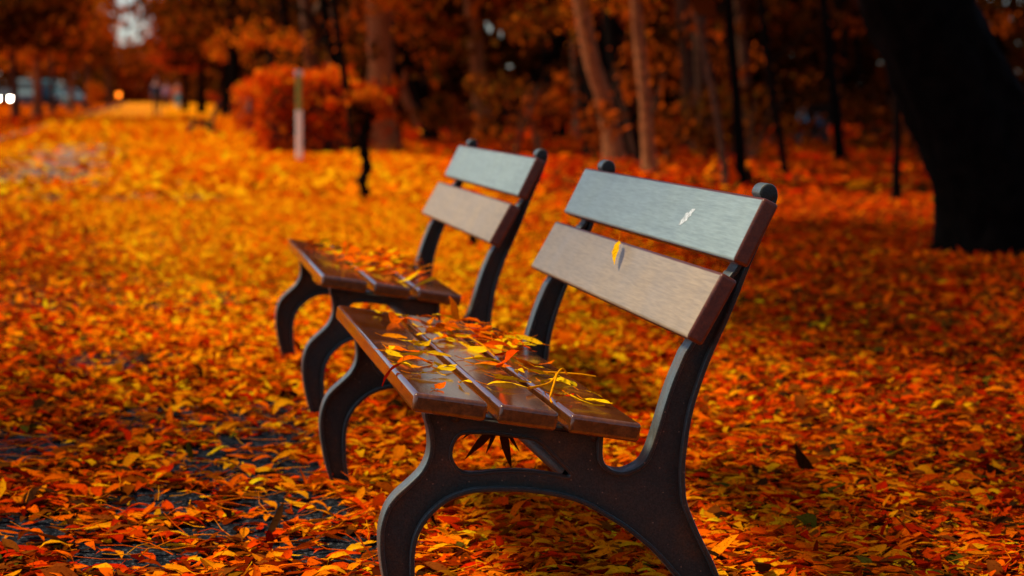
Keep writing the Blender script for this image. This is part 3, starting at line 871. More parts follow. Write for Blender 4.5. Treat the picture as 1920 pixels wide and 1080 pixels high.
def clumpy(n, r, k=14, spread=.34):
    """points in a unit ball gathered in clumps"""
    c = r.normal(size=(k, 3)); c /= np.linalg.norm(c, axis=1, keepdims=True); c *= r.uniform(.25, .95, (k, 1)) ** .6
    p = c[r.integers(0, k, n)] + r.normal(0, spread * .55, (n, 3))
    return p


def foliage_mesh(name, blobs, r):
    """blobs: (centre, radii, count, card size, palette)"""
    VV = []; FF = []; CC = []; o = 0
    for cen, rad, n, size, pal in blobs:
        p = clumpy(n, r, k=max(5, n // 70)) * np.array(rad) + np.array(cen)
        p = p[p[:, 2] > 0.03]
        v, f, c = cards(p, size, FOL[pal] if isinstance(pal, str) else pal, r)
        VV.append(v); FF.append(f + o); CC.append(c); o += len(v)
    return mesh_arrays(name, np.concatenate(VV), np.concatenate(FF), np.concatenate(CC), smooth=False)


tree_n = 0


def tree(name, label, cat, loc, radius, pts, blobs, bark, limbs=4, group=None, seed=0, top_r=.45, seg=12, flare=1.6):
    """pts: trunk centre line relative to loc; blobs relative to loc"""
    r = np.random.default_rng(1000 + seed)
    t = thing(name, label, cat, (loc[0], loc[1], 0), 0, group)
    P = catmull([(x, y, z) for x, y, z in pts], 6)
    zz = P[:, 2]; H = zz.max()
    rad = radius * (1 - (1 - top_r) * zz / H) * (1 + (flare - 1) * np.exp(-zz / (radius * 1.6 + .02)))
    parts = [tube_arrays(P, rad, seg, .05, r)]
    if flare > 1.2 and seed == 1:      # buttressed roots of the big tree
        V0, F0 = parts[0]
        for i in range(len(P)):
            a_ = np.arange(seg) * 2 * np.pi / seg
            k_ = 1 + .11 * math.exp(-max(zz[i], 0) / .22) * (np.cos(a_ * 5 + .6) + .5 * np.cos(a_ * 3)) + .035 * np.cos(a_ * 7 + zz[i] * 1.5)
            V0[i * seg:(i + 1) * seg] = P[i] + (V0[i * seg:(i + 1) * seg] - P[i]) * k_[:, None]
    for k in range(limbs):
        i = int(len(P) * r.uniform(.45, .92)); p = P[i]
        a = r.uniform(0, 6.28); L = H * r.uniform(.18, .34)
        q = [p, p + np.array([math.cos(a) * L * .45, math.sin(a) * L * .45, L * .35]), p + np.array([math.cos(a) * L, math.sin(a) * L, L * .8])]
        parts.append(tube_arrays(catmull(q, 4), np.linspace(rad[i] * .6, rad[i] * .15, 9), 7))
    v, f = join_arrays(parts)
    link('trunk', mesh_arrays('trunk', v, f), bark, t)
    if blobs:
        link('crown', foliage_mesh('crown', blobs, r), M_crown, t)
    return t


def lean(dx, z_at, H, dy=0.0):
    """trunk line shifted by dx at height z_at, continuing to H"""
    k = dx / z_at
    return [(0, 0, -.05), (dx * .45, dy * .3, z_at * .5), (dx, dy, z_at), (dx + k * (H - z_at) * .35, dy * 1.5, (z_at + H) / 2), (dx + k * (H - z_at) * .5, dy * 1.5, H)]


# the big dark tree on the right
bx, by = at(1945, 13.9)
tree('leaning_tree', 'huge black tree trunk leaning left at the right edge', 'tree', (bx, by), .325,
     [(0.02, 0, -.1), (-.06, 0, .3), (-.27, 0, .85), (-.62, 0, 1.55), (-.94, .1, 2.5), (-1.12, .2, 4.2), (-1.12, .4, 7.5)],
     [((-.1, .5, 7.3), (2.0, 2.2, 1.6), 1500, .30, 'brown'), ((1.0, 1, 8.6), (2.5, 2.5, 2), 1300, .30, 'rust')], M_bark_dark, 5, seed=1, top_r=.75, seg=40, flare=1.28)

TREES = [  # px, d, r, lean dx at z, height, bark, label
    (712, 38.7, .215, (-.05, 2.5), 9, M_bark_red, 'thick brown trunk right behind the low hedge end'),
    (905, 48.1, .165, (-.27, 2.85), 10, M_bark_red, 'pale brown slender trunk rising above the second bench backrest'),
    (1160, 32.4, .125, (-.43, 1.8), 8, M_bark_red, 'red brown trunk leaning left just above the nearest bench top slat'),
    (1122, 36.0, .17, (-.12, 2.2), 9, M_bark_dark, 'black trunk left of the red brown leaning trunk above the nearest bench'),
    (1190, 33.5, .14, (-.30, 2.0), 9, M_bark_dark, 'black trunk right of the red brown leaning trunk above the nearest bench'),
    (1225, 28.2, .080, (-.19, 2.07), 7, M_bark_red, 'thin tan trunk rising behind the middle of the nearest bench top slat'),
    (1378, 24.2, .036, (-.36, 1.9), 5, M_bark, 'very thin brown sapling leaning left behind the near knob of the nearest bench'),
    (1405, 24.2, .055, (-.16, 1.9), 7, M_bark_dark, 'thin dark straight trunk directly above the near knob of the nearest bench'),
    (1492, 26.8, .040, (-.18, 1.0), 6, M_bark_dark, 'thin dark trunk left of the dark bench in the wood'),
    (1712, 21.0, .036, (0.0, 1.0), 6, M_bark_dark, 'thin black stem just left of the huge leaning tree'),
    (792, 58.0, .12, (-.55, 1.1), 9, M_bark_red, 'brown trunk leaning left right of the thick trunk behind the hedge'),
    (590, 47.0, .15, (-.20, 2.6), 9, M_bark, 'brown trunk rising behind the middle of the clipped hedge'),
    (1038, 50.0, .22, (-.05, 2.5), 10, M_bark_dark, 'wide black trunk between the two bench backrests'),
    (903, 47.0, .11, (1.05, 1.3), 5, M_bark_dark, 'dark trunk slanting right beside the pale brown slender trunk'),
    (440, 92.0, .26, (-.1, 3), 11, M_bark_dark, 'dark avenue tree behind the far small bench'),
    (505, 72.0, .20, (.1, 3), 10, M_bark_dark, 'dark avenue tree left of the white post behind the hedge'),
    (1300, 40.0, .10, (-.1, 2.2), 8, M_bark, 'slender brown trunk deep in the wood above the nearest bench top slat'),
    (1600, 33.0, .07, (-.25, 2.0), 7, M_bark_dark, 'thin leaning dark trunk right of the dark bench in the wood'),
]
for i, (px, d, r_, (dx, z_), H, bark, lab) in enumerate(TREES):
    x, y = at(px, d)
    sz = .12 if d < 60 else .22
    low = [((dx + rng.normal(0, .5), rng.normal(0, .5), rng.uniform(2.0, 2.9)), (1.0, 1.0, .6), 260, sz, rng.choice(['brown', 'rust', 'brown', 'orange']))] if r_ > .07 and px < 1300 else []
    if px == 712:
        low = [((.15, -.4, 2.35), (.95, .6, .35), 520, .10, 'orange'), ((.9, -.2, 2.2), (.6, .6, .35), 260, .10, 'rust'), ((-.5, .3, 2.1), (.4, .5, .5), 160, .10, 'rust')]
    tree('woodland_tree', lab, 'tree', (x, y), r_, lean(dx, z_, H),
         low + [((dx * 1.4, .2, H * .78), (1.9, 1.9, H * .28), 520, .34, rng.choice(['brown', 'rust']))], bark, 4, seed=10 + i)

tree('avenue_tree', 'added unseen tree across the path from the nearest bench, its crown shaped to shade the right-hand ground', 'tree', (-4.4, 3.0), .22, lean(.5, 3, 9),  # unseen tree, added so its crown shades the ground right of the bench
     [((3.3, 2.7, 6.0), (.9, 1.9, 1.0), 1700, .30, 'rust'), ((3.25, -1.2, 5.8), (.7, 1.5, .9), 1300, .30, 'rust'), ((-1.4, 1, 7.2), (1.4, 2, 1.2), 700, .32, 'brown')], M_bark, 5, seed=61)

tree('avenue_tree', 'second added unseen tree on the left verge, its crown shaped to shade the ground farther right', 'tree', (-4.6, 9.6), .22, lean(.5, 3, 9),  # another unseen tree, added to shade the ground on the wood side
     [((4.3, -.6, 6.3), (1.1, 2.0, 1.0), 1500, .30, 'rust'), ((4.9, 2.8, 6.6), (1.2, 2.2, 1.0), 1500, .30, 'rust')], M_bark, 5, seed=63)

# slim trunks filling the wood
k = 0
FG = 'slim dark trunks filling the wood behind the benches'
rf = np.random.default_rng(33)
while k < 46:
    d = rf.uniform(34, 78); px = rf.uniform(560, 1880)
    if 1420 < px < 1620 and d < 46: continue
    x, y = at(px, d)
    if x < 2.5: continue
    H = rf.uniform(7, 11); r_ = rf.uniform(.05, .15)
    blobs = [((rf.normal(0, .6), rf.normal(0, .6), rf.uniform(1.3, 3.2)), (1.1, 1.1, .7), 150, .16, rf.choice(['dark', 'brown', 'brown', 'rust'])),
             ((0, 0, H * .75), (2.2, 2.2, H * .3), 420, .42, rf.choice(['brown', 'dark']))]
    tree('woodland_tree', 'slim dark trunk standing among many others in the wood behind the benches', 'tree', (x, y), r_,
         lean(rf.normal(-.12, .22), 2.0, H), blobs, rf.choice([0, 1, 1]) and M_bark_dark or M_bark, 3, FG, 100 + k, seg=8)
    k += 1

# avenue on the left of the path
LEFT = [(-12, 88), (38, 96), (76, 102), (104, 126), (138, 142), (165, 160), (207, 178), (-40, 78)]
for i, (px, d) in enumerate(LEFT):
    x, y = at(px, d)
    H = 11
    w = 3.4 + .004 * d
    cx = min(-2.1 - .012 * d - w * .55, x)
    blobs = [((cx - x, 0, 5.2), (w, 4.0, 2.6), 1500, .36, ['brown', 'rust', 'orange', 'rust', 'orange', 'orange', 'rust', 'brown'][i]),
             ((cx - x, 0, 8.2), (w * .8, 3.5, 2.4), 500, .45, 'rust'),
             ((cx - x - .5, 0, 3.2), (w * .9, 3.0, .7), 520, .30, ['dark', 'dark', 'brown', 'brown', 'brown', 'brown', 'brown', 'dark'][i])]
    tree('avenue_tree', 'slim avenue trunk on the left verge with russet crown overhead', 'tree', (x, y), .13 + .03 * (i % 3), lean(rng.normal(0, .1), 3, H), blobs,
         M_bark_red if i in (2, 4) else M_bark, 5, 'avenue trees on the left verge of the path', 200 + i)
# avenue crowns on the right of the path, overhanging its far stretch
for i, (px, d, pal, lab) in enumerate(((420, 108, 'brown', 'dark rust avenue tree right of the far walkers'), (345, 150, 'red', 'glowing red orange avenue tree at the far end of the path'),
                                       (375, 128, 'rust', 'russet avenue tree behind the far small bench, right of the path'), (560, 62, 'brown', 'brown leafed tree overhanging the clipped hedge'))):
    x, y = at(px, d)
    cx = max(x, 2.0) - (.9 if d > 100 else 0)
    blobs = [((cx - x + .6, 0, 4.6), (3.0, 3.0, 2.0), 1500, .34, pal), ((cx - x + 1, 0, 8), (3.2, 3, 2.4), 700, .5, 'brown'), ((cx - x + .8, 0, 2.9), (2.6, 2.5, .6), 420, .26, 'dark' if i != 1 else 'red')]
    tree('avenue_tree', lab, 'tree', (x, y), .2, lean(.05, 3, 11), blobs, M_bark_dark, 4, None, 230 + i)


# far woods: uncountable mass of foliage
def wood_mass(name, label, boxes, r):
    VV = []; FF = []; CC = []; o = 0
    for (x0, x1, y0, y1, z0, z1, n, size, pal) in boxes:
        p = np.stack([r.uniform(x0, x1, n), r.uniform(y0, y1, n), z0 + (z1 - z0) * r.random(n) ** .8], 1)
        top = z1 * (.8 + .2 * vnoise(p[:, 0] * .8, p[:, 1] * .5, 3))
        p = p[p[:, 2] < top]
        v, f, c = cards(p, size, FOL[pal], r)
        VV.append(v); FF.append(f + o); CC.append(c); o += len(v)
    me = mesh_arrays(name, np.concatenate(VV), np.concatenate(FF), np.concatenate(CC), smooth=False)
    return setp(link(name, me, M_crown), label, 'wood', kind='stuff')


rw = np.random.default_rng(5)
wood_mass('far_wood', 'dark brown mass of the far wood behind the benches',
          [(4.0, 20, 60, 80, 0, 12, 15000, .6, 'dark'), (14, 45, 62, 84, 0, 13, 22000, .6, 'dark'), (3.2, 40, 66, 74, 0, 3.2, 6000, .4, 'brown'), (3.4, 12, 80, 150, 0, 10, 6000, .8, 'dark')], rw)
wood_mass('far_trees', 'russet tree mass closing the far left side and end of the path',
          [(-60, -14, 235, 255, 0, 14, 6000, 1.3, 'brown'), (-16, -4.5, 245, 265, 0, 9, 2600, 1.0, 'brown'), (-9, 12, 290, 310, 0, 8.4, 9000, .9, 'rust'), (.5, 20, 250, 280, 0, 12, 5000, 1.0, 'brown')], rw)


# shrubs
def shrub(label, loc, rad, h, n, size, pal, name='shrub', cat='shrub', group=None, seed=0, z0=None):
    r = np.random.default_rng(3000 + seed)
    t = thing(name, label, cat, (loc[0], loc[1], 0), 0, group)
    parts = []
    for k in range(5):
        a = r.uniform(0, 6.28)
        parts.append(tube_arrays(catmull([(0, 0, -.02), (math.cos(a) * rad * .3, math.sin(a) * rad * .3, h * .45), (math.cos(a) * rad * .6, math.sin(a) * rad * .6, h * .85)], 3), np.linspace(.018, .006, 7), 5))
    v, f = join_arrays(parts)
    link('stems', mesh_arrays('stems', v, f), M_bark, t)
    link('foliage', foliage_mesh('foliage', [((0, 0, h * .58 if z0 is None else z0), (rad, rad, h * .42), n, size, pal)], r), M_crown, t)
    return t


x, y = at(866, 46); shrub('bright red orange shrub between the trunks left of the second bench top', (x, y), .42, 1.0, 520, .09, [(.62, .12, .01), (.6, .05, .01), (.4, .1, .01)], seed=1)
x, y = at(182, 130); shrub('rust coloured upright shrub among the left avenue trunks', (x, y), .62, 1.55, 700, .14, 'orange', seed=2)
x, y = at(410, 118); shrub('low red shrub behind the far small bench', (x, y), .7, 1.1, 420, .14, 'red', seed=3)
x, y = at(1330, 34); shrub('low brown shrub on the wood floor above the nearest bench', (x, y), .7, 1.2, 360, .11, 'brown', seed=4)
x, y = at(1545, 46); shrub('black bush behind the dark bench in the wood', (x, y), .9, 1.25, 700, .14, 'dark', seed=5)
for i in range(16):
    d = rf.uniform(30, 62); px = rf.uniform(760, 1800)
    if 1430 < px < 1620: px += 220
    x, y = at(px, d)
    shrub('low brown undergrowth shrub on the wood floor', (x, y), rf.uniform(.5, 1.0), rf.uniform(.6, 1.5), 300, .12, rf.choice(['brown', 'rust', 'dark', 'brown']),
          group='low undergrowth shrubs in the wood', seed=20 + i)


# clipped hedges
def hedge(label, blocks, seed):
    r = np.random.default_rng(seed)
    t = thing('clipped_hedge', label, 'hedge', ((blocks[0][0] + blocks[0][1]) / 2, blocks[0][2], 0))
    ox, oy = t.location.x, t.location.y
    bmi = bmesh.new(); VV = []
    for (x0, x1, y0, y1, h, n) in blocks:
        bm_box(bmi, x0 + .08 - ox, x1 - .08 - ox, y0 + .08 - oy, y1 - .08 - oy, 0, h - .10)
        f = r.integers(0, 5, n); u = r.random(n); v = r.random(n)
        p = np.empty((n, 3))
        X = x0 + (x1 - x0) * u; Y = y0 + (y1 - y0) * v; Z = h * v
        p[:, 0] = np.where(f == 0, x0, np.where(f == 1, x1, X))
        p[:, 1] = np.where(f <= 1, y0 + (y1 - y0) * u, np.where(f == 2, y0, Y))
        p[:, 2] = np.where(f <= 2, h * v, h)
        # rounded shoulders
        p += r.normal(0, .06, p.shape); p[:, 2] += .05 * np.sin(p[:, 0] * 9 + seed) * np.sin(p[:, 1] * 7) * (p[:, 2] > .7)
        VV.append(p - np.array([ox, oy, 0]))
    obj_bm('twig_core', bmi, plain('hedge_core', (.05, .012, .004), .95, bscale=20), t)
    for (x0, x1, y0, y1, h, n) in blocks:      # loose sprays breaking the clipped line
        for _ in range(int(9 * (x1 - x0) + 3)):
            c_ = np.array([r.uniform(x0 - .05, x1 + .08), y0 + r.uniform(-.06, .3), r.choice([h, r.uniform(.3, h)])])
            VV.append(c_ + r.normal(0, .07, (45, 3)) - np.array([ox, oy, 0]))
    P = np.concatenate(VV); P = P[P[:, 2] > .03]
    top = P[:, 2] > max(b[4] for b in blocks) * .0 + .9
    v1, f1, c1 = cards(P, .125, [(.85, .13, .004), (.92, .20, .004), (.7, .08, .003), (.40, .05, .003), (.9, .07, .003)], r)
    lift = np.repeat(np.clip((P[:, 2] - .75) / .4, 0, 1), 4)[:, None]  # light on the hedge top painted as brighter leaves
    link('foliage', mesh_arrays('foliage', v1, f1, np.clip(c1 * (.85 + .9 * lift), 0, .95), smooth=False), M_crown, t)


hedge('long clipped orange hedge behind the white post', [(1.30, 2.72, 34.4, 35.8, 1.24, 2600), (2.70, 3.30, 34.3, 35.5, 1.03, 800)], 71)
hedge('smaller clipped red hedge behind the left end of the long hedge', [(1.62, 2.35, 50, 58, 1.12, 1600)], 72)

# white post with green top
x, y = at(556, 34.2)
t = thing('marker_post', 'white marker post with yellow green upper half in front of the hedge', 'post', (x, y, 0))
for nm, z0, z1, w, mt in (('lower_shaft', -.1, .74, .043, plain('post_white', (.85, .78, .66), .6, spec=.2)), ('upper_shaft', .74, 1.22, .041, plain('post_green', (.22, .22, .02), .6)),
                          ('cap', 1.22, 1.30, .052, plain('post_cap', (.32, .36, .36), .5))):
    bm = bmesh.new(); bm_box(bm, -w, w, -w, w, z0, z1); bevel_all(bm, .008, 2); obj_bm(nm, bm, mt, t)

# stunted dark sapling
x, y = at(677, 21.3)
t = thing('stunted_tree', 'small crooked dark tree with a tuft of leaves in front of the hedge end', 'tree', (x, y, 0))
P = catmull([(0, 0, -.03), (.012, 0, .08), (-.010, .01, .2), (.025, 0, .33), (.004, 0, .46), (.0, 0, .58), (.02, 0, .7), (-.01, 0, .82)], 4)
pr = [tube_arrays(P, (.040 + .010 * np.sin(np.arange(len(P)) * 1.7) + .012 * np.linspace(0, 1, len(P))), 9, .1, rng)]
for a, L in ((.3, .14), (2.6, .12), (1.5, .1), (4.5, .1)):
    pr.append(tube_arrays(catmull([(0, 0, .72), (math.cos(a) * L * .6, math.sin(a) * L * .6, .80), (math.cos(a) * L, math.sin(a) * L, .90)], 3), np.linspace(.02, .008, 7), 6))
v, f = join_arrays(pr)
link('trunk', mesh_arrays('trunk', v, f), M_bark_dark, t)
link('crown', foliage_mesh('crown', [((-.02, 0, .78), (.12, .12, .13), 260, .06, 'dark'), ((.07, 0, .93), (.19, .15, .13), 260, .08, 'orange'), ((-.05, 0, .62), (.07, .07, .12), 90, .05, 'dark'), ((.16, 0, .86), (.10, .1, .12), 70, .07, [(.5, .07, .004), (.3, .04, .004)])], np.random.default_rng(8)), M_crown, t)

# low stump behind the second bench
x, y = at(882, 15.0)
bm = bmesh.new()
bmesh.ops.create_cone(bm, cap_ends=True, segments=12, radius1=.036, radius2=.022, depth=.13)
for v_ in bm.verts: v_.co += Vector((rng.normal(0, .004), rng.normal(0, .004), .055 + (rng.normal(0, .008) if v_.co.z > 0 else 0)))
bevel_all(bm, .004, 2)
o = obj_bm('stump', bm, M_bark_dark); o.location = (x, y, 0)
setp(o, 'small dark stump in the leaves, seen below the second bench backrest', 'stump')


# ------------------------------------------------------------------ people
def skin_mesh(name, verts, edges, radii, mat, parent, root=0, sub=1):
    me = bpy.data.meshes.new(name)
    me.from_pydata(verts, edges, [])
    o = bpy.data.objects.new(name, me); C.objects.link(o)
    o.modifiers.new('skin', 'SKIN')
    sv = me.skin_vertices[0].data
    for i, r_ in enumerate(radii):
        sv[i].radius = r_ if isinstance(r_, tuple) else (r_, r_)
        sv[i].use_root = (i == root)
    s = o.modifiers.new('sub', 'SUBSURF'); s.levels = sub; s.render_levels = sub
    dg = bpy.context.evaluated_depsgraph_get()
    m2 = bpy.data.meshes.new_from_object(o.evaluated_get(dg))
    bpy.data.objects.remove(o); bpy.data.meshes.remove(me)
    m2.name = name
    m2.materials.clear()
    return link(name, m2, mat, parent, True)


M_skin = plain('skin', (.45, .24, .17), .6, var=.05)


def person(label, loc, rotz, jacket, trousers, hair, stride=.2):
    t = thing('person', label, 'person', loc, rotz)
    s = stride
    V = [(0, 0, .98), (0, 0, 1.2), (0, -.01, 1.42), (0, -.01, 1.52), (0, -.02, 1.64), (0, -.01, 1.74),
         (.19, 0, 1.42), (.23, .03 + s * .3, 1.14), (.23, -.06 + s * .5, .90), (.23, -.10 + s * .5, .80),
         (-.19, 0, 1.42), (-.23, .03 - s * .3, 1.14), (-.23, -.06 - s * .5, .90), (-.23, -.10 - s * .5, .80),
         (.09, 0, .92), (.10, -.05 - s * .35, .50), (.10, -s * .9, .09), (.10, -s * .9 - .17, .035),
         (-.09, 0, .92), (-.10, s * .25 - .03, .50), (-.10, s, .10), (-.10, s - .16, .035)]
    E = [(0, 1), (1, 2), (2, 3), (3, 4), (4, 5), (2, 6), (6, 7), (7, 8), (8, 9), (2, 10), (10, 11), (11, 12), (12, 13),
         (0, 14), (14, 15), (15, 16), (16, 17), (0, 18), (18, 19), (19, 20), (20, 21)]
    rad = [(.14, .10), (.13, .10), (.14, .10), .055, (.075, .095), (.06, .075), .055, .042, .032, .035, .055, .042, .032, .035,
           .08, .055, .04, .035, .08, .055, .04, .035]
    skin_mesh('body', V, E, rad, M_skin, t)
    # coat: torso and sleeves
    idx = [0, 1, 2, 6, 7, 8, 10, 11, 12]
    mp = {k: i for i, k in enumerate(idx)}
    Vc = [V[k] for k in idx]; Vc[0] = (0, 0, .88)
    Ec = [(mp[a], mp[b]) for a, b in E if a in mp and b in mp]
    skin_mesh('jacket', Vc, Ec, [(.19, .15), (.17, .135), (.17, .13), .075, .062, .052, .075, .062, .052], plain('jacket_cloth', jacket, .85, bscale=20), t)
    idx = [0, 14, 15, 16, 18, 19, 20]
    mp = {k: i for i, k in enumerate(idx)}
    Ec = [(mp[a], mp[b]) for a, b in E if a in mp and b in mp]
    skin_mesh('trousers', [V[k] for k in idx], Ec, [(.165, .13), .10, .078, .068, .10, .078, .068], plain('trouser_cloth', trousers, .9, bscale=20), t)
    for a in (16, 20):
        bm = bmesh.new(); bmesh.ops.create_uvsphere(bm, u_segments=12, v_segments=8, radius=1)
        for v_ in bm.verts:
            v_.co = Vector((v_.co.x * .055, v_.co.y * .14, max(v_.co.z, -.6) * .06))
        o = obj_bm('shoe', bm, plain('shoe', (.02, .018, .016), .6), t, True); o.location = (V[a][0], V[a][1] - .08, .04)
    bm = bmesh.new(); bmesh.ops.create_uvsphere(bm, u_segments=14, v_segments=10, radius=1)
    bmesh.ops.delete(bm, geom=[v_ for v_ in bm.verts if v_.co.z < -.15 and v_.co.y < .2], context='VERTS')
    for v_ in bm.verts: v_.co = Vector((v_.co.x * .098, v_.co.y * .115, v_.co.z * .115))
    o = obj_bm('hair', bm, plain('hair', hair, .7), t, True); o.location = (0, .005, 1.70)
    # face
    for sx_ in (-1, 1):
        bm = bmesh.new(); bmesh.ops.create_uvsphere(bm, u_segments=8, v_segments=6, radius=.012)
        o = obj_bm('eye', bm, plain('eye', (.03, .02, .02), .3), t, True); o.location = (sx_ * .033, -.105, 1.655)
    return t


x, y = at(293, 121); person('person in a dark blue coat and black trousers walking on the path', (x, y, 0.01), .1, (.012, .022, .06), (.004, .004, .006), (.03, .018, .01), .22)
x, y = at(312, 172); person('person in a pale lilac top walking beside the one in orange', (x, y, 0.01), .0, (.30, .18, .30), (.02, .012, .02), (.05, .02, .01), .2)
x, y = at(331, 168); person('person in an orange jacket and turquoise trousers on the path', (x, y, 0.01), -.1, (.55, .13, .02), (.02, .33, .42), (.05, .02, .01), .18)


# ------------------------------------------------------------------ vehicles far left
def emissive(name, col, s):
    mt, nt = new_mat(name); n = N(nt)
    tc = n('ShaderNodeTexCoord')
    nz = n('ShaderNodeTexNoise', ins={'Vector': tc.outputs['Object'], 'Scale': 8.0})
    c = ramp(n, nz.outputs['Fac'], [(0.3, tuple(v * .9 for v in col)), (0.7, col)])
    e = n('ShaderNodeEmission', ins={'Color': c, 'Strength': s})
    finish(n, e.outputs[0])
    return mt


M_glassdark = plain('dark_glass', (.02, .03, .035), .4, spec=.4, var=.1)
M_tyre = plain('tyre', (.015, .015, .015), .9)
M_rim = plain('wheel_rim', (.35, .35, .36), .35, metal=.8)
M_lens = plain('clear_lens', (.6, .62, .65), .15, spec=.8, var=.05)
M_lamp = emissive('lit_headlamp', (1.0, .86, .62), 220.0)


def vehicle(name, label, cat, loc, rotz, prof, win, wid, col, lit=False, glassx=None, hz=.62, axles=(.85, 3.4)):
    """front at y=0 facing -Y, length along +Y, profile (y,z)"""
    t = thing(name, label, cat, loc, rotz)
    bm = bmesh.new()
    a = [bm.verts.new((-wid / 2, p[0], p[1])) for p in prof]; b = [bm.verts.new((wid / 2, p[0], p[1])) for p in prof]
    bm.faces.new(a); bm.faces.new(b[::-1]); n = len(prof)
    for i in range(n): bm.faces.new((a[i], b[i], b[(i + 1) % n], a[(i + 1) % n]))
    bmesh.ops.recalc_face_normals(bm, faces=bm.faces[:])
    bevel_all(bm, .07, 3)
    obj_bm('body', bm, plain('car_paint', col, .65, spec=.2, var=.05), t, True)
    (y0, z0), (y1, z1) = win      # windscreen bottom, top
    ny, nz = -(z1 - z0), (y1 - y0); l = math.hypot(ny, nz); ny, nz = ny / l, nz / l
    bm = bmesh.new(); k = .012
    for q in ((-.40, y0, z0), (.40, y0, z0), (.36, y1, z1), (-.36, y1, z1)):
        f = .1 if q[1] == y0 else .9
        yy = y0 + (y1 - y0) * f; zz = z0 + (z1 - z0) * f
        bm.verts.new((q[0] * wid, yy + ny * k, zz + nz * k))
    bm.verts.ensure_lookup_table(); bm.faces.new(bm.verts[:])
    obj_bm('windscreen', bm, M_glassdark, t)
    for sx_ in (-1, 1):
        for ya, yb in glassx:
            bm = bmesh.new()
            for q in ((ya + .12, z0 + .06), (yb, z0 + .06), (yb, z1 - .12), (ya + .12 + (z1 - z0) * .25, z1 - .12)):
                bm.verts.new((sx_ * (wid / 2 + .006), q[0], q[1]))
            bm.verts.ensure_lookup_table(); bm.faces.new(bm.verts[:])
            obj_bm('side_window', bm, M_glassdark, t)
        for ya in axles:
            bm = bmesh.new()
            bmesh.ops.create_cone(bm, cap_ends=True, segments=24, radius1=.32, radius2=.32, depth=.20, matrix=Matrix.Rotation(R(90), 4, 'Y'))
            bevel_all(bm, .02, 2)
            w = obj_bm('wheel', bm, M_tyre, t, True); w.location = (sx_ * (wid / 2 - .08), ya, .32)
            bm = bmesh.new()
            bmesh.ops.create_cone(bm, cap_ends=True, segments=20, radius1=.19, radius2=.17, depth=.03, matrix=Matrix.Rotation(R(90) * sx_, 4, 'Y'))
            rr = obj_bm('rim', bm, M_rim, w); rr.location = (sx_ * .10, 0, 0)
        bm = bmesh.new(); bmesh.ops.create_uvsphere(bm, u_segments=16, v_segments=10, radius=1)
        for v_ in bm.verts: v_.co = Vector((v_.co.x * .15, v_.co.y * .05, v_.co.z * .11))
        h = obj_bm('headlight', bm, M_lamp if lit else M_lens, t, True); h.location = (sx_ * (wid / 2 - .27), -.0, hz)
    bm = bmesh.new(); bm_box(bm, -.42, .42, -.02, .03, .38, .52); bevel_all(bm, .012, 2)
    obj_bm('grille', bm, M_tyre, t)
    return t


CAR = [(0, .28), (0, .70), (.12, .78), (1.1, .92), (1.85, 1.42), (3.2, 1.44), (3.95, .98), (4.3, .92), (4.35, .35), (4.2, .26)]
VAN = [(0, .32), (0, .95), (.15, 1.05), (.75, 1.22), (1.35, 1.95), (1.6, 2.08), (4.9, 2.10), (5.0, 2.0), (5.0, .36), (4.9, .30)]
x, y = at(17, 212)
vehicle('oncoming_car', 'car with both headlights lit at the far left edge', 'car', (x, y, 0), 0, CAR, ((1.1, .92), (1.85, 1.42)), 1.75, (.05, .03, .03), True, [(1.5, 2.4), (2.5, 3.2)])
x, y = at(58, 182)
vehicle('parked_van', 'pale blue white van seen between the left avenue trunks, nearest the lit headlights', 'van', (x, y, 0), 0, VAN, ((.75, 1.22), (1.35, 1.95)), 1.1 + .75, (.10, .15, .165), False, [(1.2, 2.2)], .8, (.9, 4.0))
x, y = at(97, 186)
vehicle('parked_van', 'teal and white van seen in the middle of the left avenue trunks', 'van', (x, y, 0), .25, VAN, ((.75, 1.22), (1.35, 1.95)), 1.9, (.02, .10, .12), False, [(1.2, 2.2)], .8, (.9, 4.0))
x, y = at(152, 190)
vehicle('parked_car', 'pale car parked behind the left avenue trunks beside the rust shrub', 'car', (x, y, 0), .5, CAR, ((1.1, .92), (1.85, 1.42)), 1.75, (.10, .14, .16), False, [(1.5, 2.4), (2.5, 3.2)])

# amber lamp on a short post
x, y = at(224, 150)
t = thing('bollard_lamp', 'short path lamp glowing amber beside the far left of the path', 'lamp', (x, y, 0))
V, F = tube_arrays([(0, 0, -.05), (0, 0, .80)], (.045, .04), 12); link('post', mesh_arrays('post', V, F), M_bark_dark, t)
bm = bmesh.new(); bmesh.ops.create_uvsphere(bm, u_segments=16, v_segments=12, radius=.15)
o = obj_bm('lamp_globe', bm, emissive('amber_globe', (1.0, .20, .01), 5.0), t, True); o.location = (0, 0, .94)
bm = bmesh.new(); bmesh.ops.create_cone(bm, cap_ends=True, segments=16, radius1=.13, radius2=.04, depth=.05)
o = obj_bm('lamp_cap', bm, M_bark_dark, t, True); o.location = (0, 0, 1.10)


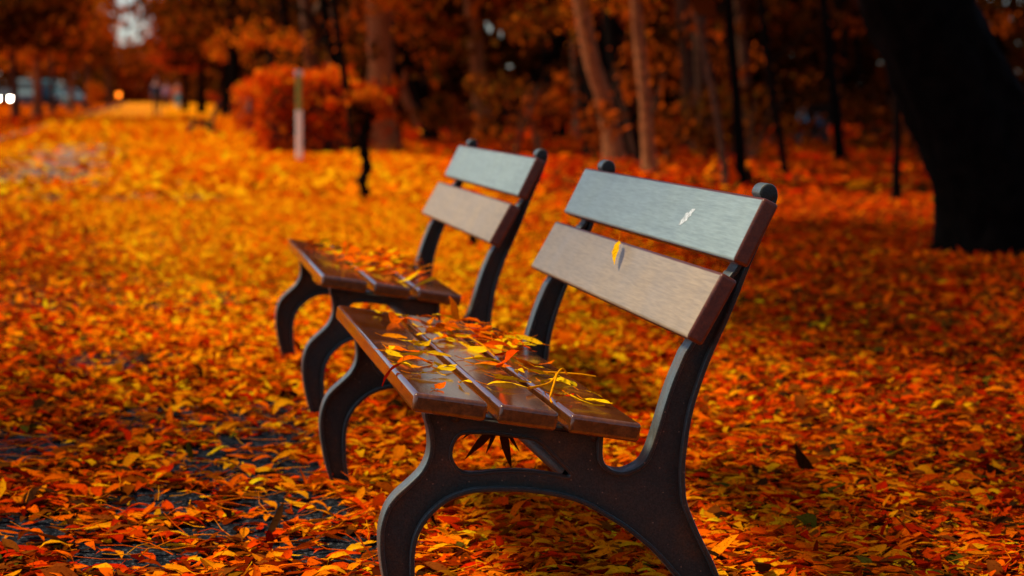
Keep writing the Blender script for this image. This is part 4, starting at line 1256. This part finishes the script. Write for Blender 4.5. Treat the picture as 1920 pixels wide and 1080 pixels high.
# bag on the bench in the wood
def bag(label, loc, col, w, h):
    t = thing('shoulder_bag', label, 'bag', loc)
    bm = bmesh.new(); bm_box(bm, -w / 2, w / 2, -.09, .09, 0, h)
    for v_ in bm.verts:
        if v_.co.z > h * .5: v_.co.x *= .85; v_.co.y *= .6
    bevel_all(bm, .03, 3)
    obj_bm('pouch', bm, plain('bag_cloth', col, .7, bscale=30), t, True)
    V, F = tube_arrays(catmull([(-w * .35, 0, h * .9), (-w * .2, 0, h * 1.4), (w * .2, 0, h * 1.4), (w * .35, 0, h * .9)], 5), [.012] * 16, 6)
    link('strap', mesh_arrays('strap', V, F), plain('bag_strap', (.35, .16, .12), .7), t)


bag('turquoise bag standing on the dark bench in the wood', (x4 + .05, y4 + .25, .445), (.01, .28, .36), .20, .17)
bag('small dark blue bag at the back of the dark bench in the wood', (x4 + .35, y4 + .25, .40), (.01, .06, .11), .16, .14)

# ------------------------------------------------------------------ light and sky
SUN_EL, SUN_AZ = 58.0, -78.0       # azimuth from +Y towards +X
w = bpy.data.worlds.new('World'); sc.world = w; w.use_nodes = True
nt = w.node_tree; nt.nodes.clear()
sky = nt.nodes.new('ShaderNodeTexSky'); sky.sky_type = 'NISHITA'; sky.sun_disc = False
sky.sun_elevation = R(SUN_EL); sky.sun_rotation = R(SUN_AZ); sky.altitude = 100; sky.air_density = 0.8; sky.dust_density = 1.2; sky.ozone_density = 1.0
bg = nt.nodes.new('ShaderNodeBackground'); bg.inputs[1].default_value = 0.15
ow = nt.nodes.new('ShaderNodeOutputWorld')
nt.links.new(sky.outputs[0], bg.inputs[0]); nt.links.new(bg.outputs[0], ow.inputs[0])
sl = bpy.data.lights.new('sun', 'SUN'); sl.energy = 5.0; sl.angle = R(14); sl.color = (1.0, .87, .60)
so = bpy.data.objects.new('sun', sl); C.objects.link(so)
el, az = R(SUN_EL), R(SUN_AZ)
dirv = Vector((math.sin(az) * math.cos(el), math.cos(az) * math.cos(el), math.sin(el)))
so.rotation_euler = dirv.to_track_quat('Z', 'Y').to_euler()
so.location = dirv * 50

sc.view_settings.view_transform = 'Standard'
sc.view_settings.look = 'None'
sc.view_settings.exposure = 0; sc.view_settings.gamma = 1
sc.render.engine = 'CYCLES'
cy = sc.cycles
cy.use_denoising = True
cy.max_bounces = 6; cy.diffuse_bounces = 3; cy.glossy_bounces = 3; cy.transmission_bounces = 3
cy.sample_clamp_indirect = 6
